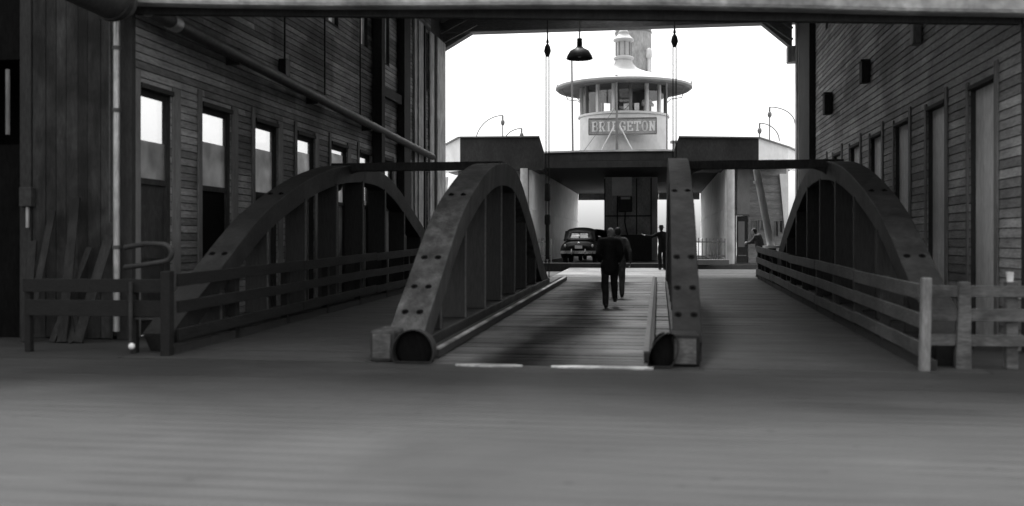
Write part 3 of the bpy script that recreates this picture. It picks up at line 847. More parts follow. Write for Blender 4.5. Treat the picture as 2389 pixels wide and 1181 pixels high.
# leaning battered planks by the left corner
for k, (x, ln, lean, w_) in enumerate(((-10.1, 1.6, .25, .14), (-9.75, 2.1, -.08, .12), (-9.35, 2.3, .12, .16), (-9.1, 1.5, -.3, .1), (-8.75, 1.7, -.22, .17), (-9.55, .95, .5, .13))):
    lab = ['short leaning plank at the far left of the battered wall', 'narrow upright plank against the battered left wall', 'longest leaning plank at the middle of the battered wall',
           'thin plank tilted left beside the longest plank', 'broad plank tilted towards the downpipe', 'short steeply tilted plank at the foot of the battered wall'][k]
    t = thing('loose_plank', lab, 'plank', (x, 14.2, 0), 0, 'loose planks leaning on the left corner wall')
    b = MB(); b.beam((lean, 0, .02), (0, .55, ln), w_, .035, (0, 1, 0)); b.build('board', M['battered'], t, bevel=.004)
# tool and box on the battered wall
t = thing('meter_box', 'small dark box fixed to the battered left wall', 'box', (-10.25, 14.85, 2.32))
b = MB(); b.box(-.11, .11, -.1, .03, -.16, .16); b.build('casing', M['steel'], t, bevel=.015)
b = MB(); b.tube([(0, -.03, -.16), (0, -.03, -.5)], .03, 8); b.build('pipe', M['pipepale'], t, smooth=True)

# ================================================================ HANGING LAMP + HOIST CABLES
t = thing('hanging_lamp', 'dark bell-shaped lamp hanging on a rod under the shed header', 'lamp', (-1.68, 21, 5.5))
b = MB(); b.lathe([(.04, .42), (.055, .42), (.06, .25), (.1, .21), (.2, .16), (.26, .06), (.285, -.01), (.278, -.015), (.25, .04), (.19, .13), (.05, .2)], n=32)
b.build('shade', M['enamel'], t, smooth=True)
b = MB(); b.tube([(0, 0, .4), (0, 0, 5.4)], .016, 8); b.build('rod', M['pipepale'], t)
b = MB(); b.ball((0, 0, .08), (.05, .05, .07)); b.build('bulb', M['bulb'], t, smooth=True)

def hoist(x, y, label, wts, top, pulley, zbot):
    t = thing('hoist_cable', label, 'cable', (x, y, 0), 0, 'hoist cables of the bridge')
    b = MB()
    b.tube([(-.05, 0, zbot), (-.05, 0, pulley)], .02, 6); b.tube([(.05, 0, zbot), (.05, 0, pulley)], .02, 6)
    b.tube([(0, 0, pulley), (0, 0, top)], .025, 6)
    b.build('rope', M['steel'], t)
    b = MB(); b.lathe([(.0, -.2), (.06, -.17), (.12, 0), (.09, .15), (.04, .24), (0, .25)], (0, 0, pulley), 16)
    p = b.build('pulley_block', M['steel'], t, smooth=True)
    b = MB(); b.lathe([(.02, .24), (.05, .3), (.03, .4), (.02, .5)], (0, 0, pulley), 10); b.build('hook', M['steel'], p)
    for za, zc, r in wts:
        b = MB(); b.lathe([(0, za), (r * .8, za), (r, za + .06), (r, zc - .06), (r * .8, zc), (0, zc)], n=16)
        b.build('turnbuckle', M['steel'], t, smooth=True)
hoist(-3.72, 33, 'left hoist cable with two dark weights hanging beside the left truss', ((2.95, 3.55, .1), (2.15, 2.5, .1), (1.0, 2.15, .07)), 10.9, 8.0, .4)
hoist(.5, 33, 'right hoist cable with a pulley block above the right truss', ((3.3, 3.7, .06),), 10.9, 8.2, .4)
t = tL

# leaning jack post and winch behind the right fence end
t = thing('jack_post', 'pale slanting post rising from the far end of the right fence', 'post', (4.0, 35.6, 0))
b = MB(); b.tube([(-.12, 0, 1.45), (-.62, 0, 4.15)], [.13, .12], 16); b.build('tube', M['offwhite'], t, smooth=True)
b = MB(); b.tube([(-.1, 0, 1.36), (-.1, 0, 1.45)], .3, 20); b.build('flange', M['offwhite'], t, smooth=True)
b = MB(); b.tube([(-.57, 0, 3.75), (-.55, 0, 3.66)], .16, 16); b.build('collar', M['offwhite'], t, smooth=True)
b = MB(); b.box(-.22, .05, -.15, .15, .3, 1.36); b.build('pedestal', M['steel'], t, bevel=.02)
t = thing('hand_winch', 'dark hand winch with a round wheel at the end of the right fence', 'winch', (3.6, 34.4, .38))
b = MB(); b.prism([(-.35, 0), (.35, 0), (.12, .75), (-.12, .75)], 'y', -.2, -.14); b.prism([(-.35, 0), (.35, 0), (.12, .75), (-.12, .75)], 'y', .14, .2)
b.build('frame', M['steel'], t)
b = MB(); b.tube([(0, -.13, .6), (0, .13, .6)], .14, 18); b.build('drum', M['steel'], t, smooth=True)
b = MB(); b.lathe([(.24, -.02), (.28, -.02), (.28, .02), (.24, .02)], n=28, close=True)
for k in range(5):
    a = k * 2 * PI / 5; b.tube([(0, 0, 0), (.25 * math.cos(a), .25 * math.sin(a), 0)], .014, 6)
o = b.build('wheel', M['pipe'], t, smooth=True); o.location = (0, -.26, .42); o.rotation_euler = (R(90), 0, 0)
b = MB(); b.ball((.08, -.3, .78), .06); b.build('knob', M['white'], t, smooth=True)

# ================================================================ FERRY
FX = -1.75
FE = thing('ferry', 'double-ended car ferry docked at the ramp, with round white pilot house and name board', 'ferry', (FX, 41, .5))
def fb(): return MB()
def place(o): return o
def L(b):                      # shift world-built coordinates to the ferry's own frame
    b.v = [(x - FX, y - 41, z - .5) for x, y, z in b.v]; return b
# hull with rounded end
outline = []
for k in range(25):
    a = PI + PI * k / 24
    outline.append((FX + 9.6 * math.cos(a), 51 + 9.95 * math.sin(a)))
def hullpoly(sc): return [(FX + (x - FX) * sc, 51 + (y - 51) * sc) for x, y in outline] + [(FX + 9.6 * sc, 71), (FX + 5 * sc, 71.05), (FX - 5 * sc, 71.05), (FX - 9.6 * sc, 71)]
b = MB(); b.prism(hullpoly(.985), 'z', -2.6, .3); L(b).build('hull', M['ferrydark'], FE)
b = MB(); b.prism(hullpoly(1.0), 'z', .31, .62); L(b).build('car_deck', M['ferrydark'], FE, bevel=.03)
# flat fender log at the ramp end
b = MB(); b.box(-5.0, 1.5, 41.02, 41.32, .3, .7); L(b).build('end_sill', M['darkwood'], FE, bevel=.03)
# inner side walls of the car lanes (pale boards)
def lane_wall(x, sgn, y0, y1):
    b = MB(); y = y0
    while y < y1:
        e = min(y + 2.2, y1)
        b.box(x, x + sgn * .12, y, e - .03, .62, 4.95 + .35); y = e
    b.box(x - sgn * .03, x, y0, y1, 1.7, 1.8); b.box(x - sgn * .03, x, y0, y1, 3.05, 3.12)
    return L(b).build('lane_wall', M['white'], FE)
lane_wall(-5.75, -1, 44.6, 70.6)
lane_wall(2.88, 1, 44.6, 70.6)
# upper deck
b = MB(); b.prism([(-9.6, 47.5), (-8.6, 45.6), (-5.6, 45.4), (1.2, 45.4), (5.4, 45.6), (6.2, 47.5), (6.2, 70.5), (-9.6, 70.5)], 'z', 5.0, 5.3)
L(b).build('upper_deck', M['darkwood'], FE)
b = MB(); b.prism([(-5.5, 45.9), (-4.0, 45.55), (-1.75, 45.45), (.2, 45.55), (1.2, 45.9), (1.2, 46.3), (-5.5, 46.3)], 'z', 5.3, 5.72)
L(b).build('deck_fascia', M['ferrydark'], FE, bevel=.02)
b = MB(); b.prism([(-5.6, 45.8), (-4.0, 45.45), (-1.75, 45.35), (.2, 45.45), (1.3, 45.8), (1.3, 46.35), (-5.6, 46.35)], 'z', 5.724, 5.8)
L(b).build('deck_edge', M['offwhite'], FE)
b = MB()
for k in range(12):
    x0, x1 = -5.7 + 8.5 * k / 12, -5.7 + 8.5 * (k + 1) / 12
    b.box(x0, x1 - .01, 70.2, 70.5, 4.55, 5.0)
L(b).build('end_canopy', M['ferrymid'], FE)
# side bulwarks with dark fronts and pale outboard faces
def bulwark(s):
    if s < 0: xs = (-5.35, -9.0, -10.0, -10.6); zt = (6.3, 6.33, 6.1, 5.95)
    else:     xs = (.85, 4.3, 5.7, 6.5); zt = (6.2, 6.1, 5.8, 5.7)
    y0 = 44.2
    b = MB(); b.prism([(xs[0], zt[0]), (xs[0] + s * .0 - s * .28, 5.5) if False else (xs[0] - s * .2, 5.65), (xs[0] - s * .2, 4.85), (xs[1], 4.85), (xs[1], zt[1])], 'y', y0, y0 + .15)
    L(b).build('bulwark', M['ferrydark'], FE)
    b = MB(); b.add([(xs[1], y0, 4.85), (xs[1], y0, zt[1]), (xs[2], y0 + 1.3, zt[2]), (xs[2], y0 + 1.3, 4.85), (xs[3], y0 + 3.2, zt[3]), (xs[3], y0 + 3.2, 4.85),
                     (xs[1], y0 + .14, 4.85), (xs[1], y0 + .14, zt[1]), (xs[2] - s * .1, y0 + 1.4, zt[2]), (xs[2] - s * .1, y0 + 1.4, 4.85), (xs[3] - s * .12, y0 + 3.2, zt[3]), (xs[3] - s * .12, y0 + 3.2, 4.85)],
                    [(0, 1, 2, 3), (3, 2, 4, 5), (6, 9, 8, 7), (9, 11, 10, 8), (1, 7, 8, 2), (2, 8, 10, 4), (0, 3, 9, 6), (3, 5, 11, 9), (4, 10, 11, 5), (0, 6, 7, 1)])
    L(b).build('outer_bulwark', M['white'], FE)
    b = MB(); b.beam((xs[0], y0 - .02, zt[0] + .03), (xs[1], y0 - .02, zt[1] + .03), .2, .05); b.beam((xs[1], y0 - .02, zt[1] + .03), (xs[2], y0 + 1.3, zt[2] + .03), .2, .05)
    b.beam((xs[2], y0 + 1.3, zt[2] + .03), (xs[3], y0 + 3.2, zt[3] + .03), .2, .05)
    L(b).build('cap_rail', M['ferrygrey'], FE)
    b = MB(); b.prism([(xs[0], y0 + .16), (xs[1], y0 + .16), (xs[2] - s * .1, y0 + 1.45), (xs[2] - s * .1, y0 + 3.4), (xs[0], y0 + 3.4)], 'z', 4.86, 4.99)
    L(b).build('wing_deck', M['ferrydark'], FE)
    # sloping white bracket under the guard
    xo = -9.75 if s < 0 else 5.28
    b = MB(); b.prism([(xo, 4.6), (xo + s * .36, 4.6), (xo + s * .36, 3.2), (xo + s * .3, 2.2), (xo + s * .22, 2.2)], 'y', 45.0, 45.15)
    L(b).build('guard_bracket', M['white'], FE)
bulwark(-1); bulwark(1)
# cabin fronts
def cabin(x0, x1, wins, door):
    ops = [(a, c, za, zc) for a, c, za, zc in wins + ([door] if door else [])]
    b = MB()
    core(b, 45.2, 45.32, x0, x1, .62, 4.98, ops)
    b.v = [(y, x, z) for x, y, z in b.v]
    L(b).build('cabin_front', M['ferrymid'], FE)
    for k in range(6):
        b = MB(); z = 2.75 + k * .35
        b.box(x0 + .05, x1 - .05, 45.17, 45.199, z, z + .03); L(b).build('batten', M['ferrygrey'], FE)
    for (a, c, za, zc) in wins:
        f = MB(); f.box(a - .03, a - .002, 45.14, 45.2, za - .03, zc + .03); f.box(c + .002, c + .03, 45.14, 45.2, za - .03, zc + .03); f.box(a - .002, c + .002, 45.14, 45.2, zc + .002, zc + .03)
        w_ = L(f).build('window', M['ferrygrey'], FE)
        p = MB(); p.box(a, c, 45.25, 45.255, za, zc); L(p).build('pane', M['pilotglass'], w_)
wins = [(4.15, 4.33, 1.8, 2.52), (4.44, 4.62, 2.1, 2.55), (5.12, 5.24, 1.85, 2.5), (5.3, 5.42, 2.0, 2.52)]
cabin(3.05, 5.6, wins, (3.42, 3.95, .63, 2.75))
cabin(-9.3, -5.9, [(-8.8, -8.6, 1.9, 2.5), (-8.4, -8.2, 1.9, 2.5), (-7.4, -7.2, 1.9, 2.5)], None)
b = MB(); b.box(3.44, 3.93, 45.24, 45.28, .64, 2.74)
d = L(b).build('door', M['ferrydark'], FE)
b = MB(); b.box(3.5, 3.78, 45.2, 45.238, 1.35, 2.5); L(b).build('panel', M['ferrygrey'], d)
b = MB(); b.box(3.5, 3.86, 45.21, 45.238, .95, .99); L(b).build('push_bar', M['ferrygrey'], d)
b = MB(); b.tube([(3.1, 44.2, .62), (3.1, 44.2, 4.9)], .17, 18); L(b).build('pillar', M['offwhite'], FE, smooth=True)
b = MB(); b.tube([(-6.05, 44.2, .62), (-6.05, 44.2, 4.9)], .17, 18); L(b).build('pillar', M['offwhite'], FE, smooth=True)
b = MB(); b.box(3.45, 4.0, 45.0, 45.19, 2.8, 4.9); L(b).build('cabin_panel', M['ferrygrey'], FE)
# outer cabin walls
for x in (-9.35, 5.6):
    b = MB(); b.box(x, x + .1, 45.35, 69, .62, 4.98); L(b).build('cabin_side', M['white'], FE)
# engine casing amidships
CS = MB(); CS.box(-2.85, -.4, 52, 62, .62, 4.98); cs = L(CS).build('casing', M['casing'], FE)
b = MB(); b.box(-2.87, -.38, 51.94, 51.99, .62, 1.95); L(b).build('dado', M['ferrydark'], cs)
b = MB(); b.box(-2.45, -1.42, 51.9, 51.99, 4.0, 4.97); L(b).build('placard', M['white'], cs)
b = MB(); b.box(-2.1, -1.4, 51.7, 51.99, 3.15, 3.95); L(b).build('lamp_box', M['ferrydark'], cs, bevel=.03)
b = MB(); b.box(-1.98, -1.5, 51.66, 51.695, 3.8, 3.93); L(b).build('nameplate', M['offwhite'], cs)
b = MB(); b.tube([(-1.75, 51.8, 3.15), (-1.78, 51.85, 2.6), (-1.7, 51.85, 2.2), (-1.62, 51.9, 1.9)], .035, 8); L(b).build('hose', M['ferrydark'], cs, smooth=True)
for x in (-2.86, -2.2, -1.2, -.45):
    b = MB(); b.box(x, x + .06, 51.95, 51.992, 1.96, 4.9); L(b).build('batten', M['ferrydark'], cs)
b = MB(); b.box(-2.84, -.42, 51.93, 51.992, 2.9, 2.97); L(b).build('batten', M['ferrydark'], cs)
# cable reel look-alikes are avoided: plain fire bucket shelf beside the casing
b = MB(); b.box(-.38, -.1, 52.2, 60, .62, 4.98); L(b).build('casing_lining', M['offwhite'], cs)
# folding picket gates at the deck end
def gate(x0, x1, y, m):
    gb = MB(); gb.box(x0, x1, y - .02, y + .02, .95, 1.0); gb.box(x0, x1, y - .02, y + .02, 1.55, 1.6)
    gt = L(gb).build('gate', m, FE)
    n = int((x1 - x0) / .15)
    for k in range(n + 1):
        x = x0 + (x1 - x0) * k / n
        b = MB(); b.box(x - .02, x + .02, y - .045, y - .021, .66, 1.72 + .03 * (k % 2)); L(b).build('picket', m, gt)
gate(1.5, 2.75, 42.6, M['ferrygrey'])
gate(-5.9, -4.75, 43.6, M['ferrymid'])
b = MB(); b.box(1.35, 2.85, 41.45, 41.9, .625, .85); L(b).build('deck_block', M['ferrygrey'], FE, bevel=.02)

# ---- pilot house
PC = (FX - .03, 50.0)
def PL(b):
    b.v = [(x - FX, y - 41, z - .5) for x, y, z in b.v]; return b
b = MB(); b.lathe([(2.22, 5.3), (2.22, 7.78), (2.3, 7.8), (2.3, 7.9), (2.2, 7.92), (2.1, 7.92), (2.1, 5.3)], (PC[0], PC[1], 0), 48, close=True)
PH = PL(b).build('pilot_house', M['white'], FE, smooth=True)
NP = 16
for k in range(NP):
    a = 2 * PI * (k + .5) / NP
    bb = MB(); ca, sa = math.cos(a), math.sin(a)
    wpost = .085 if k % 2 else .12
    bb.beam((PC[0] + 2.13 * ca, PC[1] + 2.13 * sa, 7.92), (PC[0] + 2.13 * ca, PC[1] + 2.13 * sa, 9.5), .14, wpost * 2 if False else .16, (ca, sa, 0))
    PL(bb).build('mullion', M['white'] if k % 3 else M['ferrygrey'], PH)
    # pane to the next post
    a2 = 2 * PI * (k + 1.5) / NP
    if math.sin((a + a2) / 2) < .2 and k not in (12,):
        p0 = Vector((PC[0] + 2.13 * ca, PC[1] + 2.13 * sa, 0)); p1 = Vector((PC[0] + 2.13 * math.cos(a2), PC[1] + 2.13 * math.sin(a2), 0))
        bb = MB(); m_ = (p0 + p1) / 2; dd = (p1 - p0).normalized() * ((p1 - p0).length / 2 - .09)
        bb.beam(m_ - dd + Vector((0, 0, 8.7)), m_ + dd + Vector((0, 0, 8.7)), .012, 1.5)
        PL(bb).build('pane', M['pilotglass'], PH)
# rear half: taller sill and head so only a low band is open
a0, a1 = R(20), R(160)
b = MB(); b.lathe([(2.06, 8.85), (2.11, 8.85), (2.11, 9.5), (2.06, 9.5)], (PC[0], PC[1], 0), 28, a0, a1, close=True)
PL(b).build('rear_head', M['ferrygrey'], PH, smooth=True)
for a_ in (48, 92, 128):
    b = MB(); b.lathe([(2.0, 7.93), (2.05, 7.93), (2.05, 8.85), (2.0, 8.85)], (PC[0], PC[1], 0), 6, R(a_), R(a_ + 20), close=True); PL(b).build('rear_panel', M['ferrygrey'], PH)
b = MB(); b.lathe([(0, 9.5), (2.35, 9.5), (2.35, 9.42), (0, 9.42)], (PC[0], PC[1], 0), 40); PL(b).build('ceiling', M['ferrymid'], PH)
b = MB(); b.lathe([(0, 7.0), (2.08, 7.0), (2.08, 7.06), (0, 7.06)], (PC[0], PC[1], 0), 40); PL(b).build('floor', M['ferrymid'], PH)
# wheel inside
b = MB(); b.lathe([(.5, -.03), (.56, -.03), (.56, .03), (.5, .03)], (0, 0, 0), 24, close=True)
for k in range(8):
    a = k * PI / 4; b.tube([(0, 0, 0), (.68 * math.cos(a), .68 * math.sin(a), 0)], .02, 6)
o = b.build('steering_wheel', M['darkwood'], PH, smooth=True); o.location = (-.02, 8.1, 7.55); o.rotation_euler = (R(90), 0, 0)
# roof
roof = [(2.3, 9.28), (3.3, 9.2), (3.42, 9.26), (3.42, 9.36), (3.3, 9.4), (2.7, 9.6), (2.0, 9.83), (1.3, 10.05), (.85, 10.22), (.62, 10.38), (.48, 10.55), (.42, 10.72)]
b = MB(); b.lathe(roof, (PC[0], PC[1], 0), 64); RF = PL(b).build('pilot_house_roof', M['roofpaint'], FE, smooth=True)
b = MB(); b.lathe([(2.1, 9.5), (2.35, 9.3), (3.3, 9.19), (3.3, 9.17), (2.3, 9.24), (2.08, 9.4)], (PC[0], PC[1], 0), 64, close=True); PL(b).build('soffit', M['ferrymid'], RF, smooth=True)
for a_ in (20, 160, -20, 200):
    a = R(a_); ca, sa = math.cos(a), math.sin(a)
    b = MB(); b.tube([(PC[0] + 2.25 * ca, PC[1] + 2.25 * sa, 8.6), (PC[0] + 2.5 * ca, PC[1] + 2.5 * sa, 8.85), (PC[0] + 3.1 * ca, PC[1] + 3.1 * sa, 8.95), (PC[0] + 3.2 * ca, PC[1] + 3.2 * sa, 9.2)], .025, 6); PL(b).build('stay', M['ferrygrey'], RF)
for s in (-1, 1):
    b = MB(); b.lathe([(0, 0), (.05, .02), (.03, .2), (0, .3)], (PC[0] + s * 3.36, PC[1], 9.36), 10); PL(b).build('finial', M['ferrygrey'], RF)
# lantern cupola
cu = [(.42, 10.72), (.5, 10.76), (.52, 10.84), (.48, 10.9), (.38, 10.93), (.36, 10.95), (.36, 11.62), (.42, 11.66), (.52, 11.7), (.52, 11.78), (.42, 11.86), (.3, 12.0), (.26, 12.04), (.26, 12.16), (.2, 12.22), (.18, 12.3), (.1, 12.38), (0, 12.4)]
b = MB(); b.lathe(cu, (PC[0], PC[1], 0), 32); C_ = PL(b).build('lantern', M['roofpaint'], FE, smooth=True)
for k in range(8):
    a = k * PI / 4 + .2; ca, sa = math.cos(a), math.sin(a)
    b = MB(); b.beam((PC[0] + .385 * ca, PC[1] + .385 * sa, 10.96), (PC[0] + .385 * ca, PC[1] + .385 * sa, 11.62), .05, .05, (ca, sa, 0)); PL(b).build('rib', M['ferrygrey'], C_)
# name board with letters
YB = 47.42
b = MB(); b.box(-3.32, -.16, YB, YB + .06, 6.76, 7.46); NB = L(b).build('name_board', M['sign'], FE)
b = MB(); b.box(-3.36, -.12, YB - .03, YB + .03, 6.70, 6.757); b.box(-3.36, -.12, YB - .03, YB + .03, 7.463, 7.52); b.box(-3.37, -3.323, YB - .03, YB + .03, 6.757, 7.463); b.box(-.157, -.11, YB - .03, YB + .03, 6.757, 7.463)
L(b).build('frame', M['ferrygrey'], NB)
for x in (-3.0, -.5):
    b = MB(); b.beam((x, YB + .06, 7.1), (x + (.1 if x < -1 else -.1), YB + 1.2, 7.1), .05, .08); L(b).build('bracket', M['ferrygrey'], NB)
def arc(cx, cz, rx, rz, a0, a1, n=10): return [(cx + rx * math.cos(R(a0 + (a1 - a0) * k / n)), cz + rz * math.sin(R(a0 + (a1 - a0) * k / n))) for k in range(n + 1)]
W8 = .09
GL = {   # strokes in a cell 0..1 wide, 0..1 high
 'B': [[(.2, 0), (.2, 1)], [(0, .05), (.55, .05)], [(0, .95), (.5, .95)], [(.2, .52), (.55, .52)], arc(.52, .735, .26, .215, 90, -90), arc(.55, .285, .3, .235, 90, -90)],
 'R': [[(.2, 0), (.2, 1)], [(0, .05), (.42, .05)], [(0, .95), (.5, .95)], [(.2, .48), (.52, .48)], arc(.52, .715, .28, .235, 90, -90), [(.5, .48), (.82, .05)], [(.66, .05), (1, .05)]],
 'I': [[(.5, 0), (.5, 1)], [(.22, .05), (.78, .05)], [(.22, .95), (.78, .95)]],
 'D': [[(.2, 0), (.2, 1)], [(0, .05), (.45, .05)], [(0, .95), (.45, .95)], arc(.42, .5, .46, .45, 90, -90, 14)],
 'G': [arc(.5, .5, .42, .45, 45, 320, 16), [(.88, .46), (.88, .1)], [(.55, .46), (1, .46)], [(.84, .98), (.84, .7)]],
 'E': [[(.2, 0), (.2, 1)], [(0, .05), (.9, .05)], [(0, .95), (.88, .95)], [(.2, .5), (.62, .5)], [(.9, 0), (.9, .28)], [(.88, 1), (.88, .74)], [(.62, .38), (.62, .62)]],
 'T': [[(.5, 0), (.5, 1)], [(.02, .95), (.98, .95)], [(.26, .05), (.74, .05)], [(.05, 1), (.05, .72)], [(.95, 1), (.95, .72)]],
 'O': [arc(.5, .5, .4, .45, 0, 360, 22)],
 'N': [[(.2, 0), (.2, 1)], [(.82, 0), (.82, 1)], [(.2, .97), (.82, .05)], [(0, .05), (.4, .05)], [(0, .95), (.3, .95)], [(.62, .95), (1, .95)]],
}
x = -3.2; cw, ch = .285, .46
for i, chh in enumerate('BRIDGETON'):
    wl = cw * (.72 if chh == 'I' else 1)
    b = MB()
    for j, st in enumerate(GL[chh]):
        yy = YB - .012 - .0015 * j
        for k, ((a, c), (d, e)) in enumerate(zip(st, st[1:])):
            vert = abs(d - a) < .05
            p = Vector((x + a * wl, yy, 6.875 + c * ch)); q = Vector((x + d * wl, yy, 6.875 + e * ch))
            dd = (q - p).normalized() * .006
            b.beam(p - dd, q + dd, .022, .082 if vert or abs(e - c) > .3 or len(st) > 2 else .055, (0, 0, 1) if not vert else (1, 0, 0))
            if vert:
                pass
    # beams with vertical axis need their width in x
    L(b).build('letter', M['white'], NB)
    x += wl + .066
# foremast with stays in front of the pilot house
b = MB(); b.tube([(-1.98, 46.9, 5.8), (-2.0, 46.85, 9.35)], [.07, .045], 10); MS = L(b).build('mast', M['ferrygrey'], FE, smooth=True)
b = MB(); b.ball((-2.0, 46.85, 9.42), .08); L(b).build('truck', M['ferrydark'], MS, smooth=True)
for s in (-1, 1):
    b = MB(); b.tube([(-1.98 + s * .12, 46.9, 7.1), (-1.98 + s * .78, 46.7, 5.8)], .03, 6); L(b).build('mast_stay', M['white'], MS)
b = MB(); b.tube([(-1.98 - .1, 46.9, 7.9), (-1.98 - 1.7, 47.3, 5.8)], .012, 5); L(b).build('mast_stay', M['ferrygrey'], MS)
# jackstaff left of the pilot house
b = MB(); b.tube([(-4.05, 46.6, 5.8), (-4.1, 46.6, 10.6)], [.05, .04], 8); L(b).build('flagstaff', M['ferrygrey'], FE, smooth=True)
b = MB(); b.tube([(.35, 46.8, 5.8), (.35, 46.8, 9.0)], .03, 8); L(b).build('flagstaff', M['ferrygrey'], FE, smooth=True)
# funnel
b = MB(); b.lathe([(1.12, 5.3), (1.12, 16.4), (1.18, 16.5), (1.18, 16.8), (1.0, 16.8), (1.0, 16.0)], (-1.6, 62, 0), 40); FN = L(b).build('funnel', M['funnel'], FE, smooth=True)
for z in (9.5, 12.1, 14.6):
    b = MB(); b.lathe([(1.121, -.05), (1.15, -.05), (1.15, .05), (1.121, .05)], (-1.6, 62, z), 40, close=True); L(b).build('band', M['ferrygrey'], FN, smooth=True)
b = MB(); b.tube([(-.62, 61.2, 5.3), (-.62, 61.2, 12.8)], .1, 12); b.lathe([(.1, 12.8), (.2, 12.95), (.18, 13.4), (.05, 13.5)], (-.62, 61.2, 0), 14); L(b).build('steam_pipe', M['white'], FN, smooth=True)
# davits with blocks
def davit(x, y, z0, z1, dx, z2):
    b = MB(); b.tube([(x, y, z0), (x, y, z1)], .03, 8)
    pts = []
    for k in range(13):
        u = k / 12
        pts.append((x + dx * math.sin(u * PI / 2), y, z1 - (z1 - z2) * (1 - math.cos(u * PI / 2))))
    b.tube(pts, .025, 8)
    d = L(b).build('davit', M['ferrygrey'], FE, smooth=True)
    b = MB(); b.ball((x, y, z1 - .35), (.1, .1, .15)); b.tube([(x, y, z1), (x, y, z1 - .2)], .04, 8); L(b).build('block', M['ferrygrey'], d, smooth=True)
davit(-7.55, 47.5, 5.3, 7.75, -1.35, 6.4)
davit(-6.62, 47.5, 5.3, 7.1, -.85, 6.45)
davit(5.12, 47.5, 5.3, 7.9, 1.15, 7.1)
davit(4.66, 47.5, 5.3, 7.15, .9, 6.3)
# hull rub rail posts seen at the left slit, and small upper deck rails beside pilot house
b = MB(); b.box(.6, .85, 45.6, 46.4, 5.81, 6.15); b.box(.5, .95, 45.5, 46.5, 6.152, 6.2); L(b).build('locker', M['offwhite'], FE)

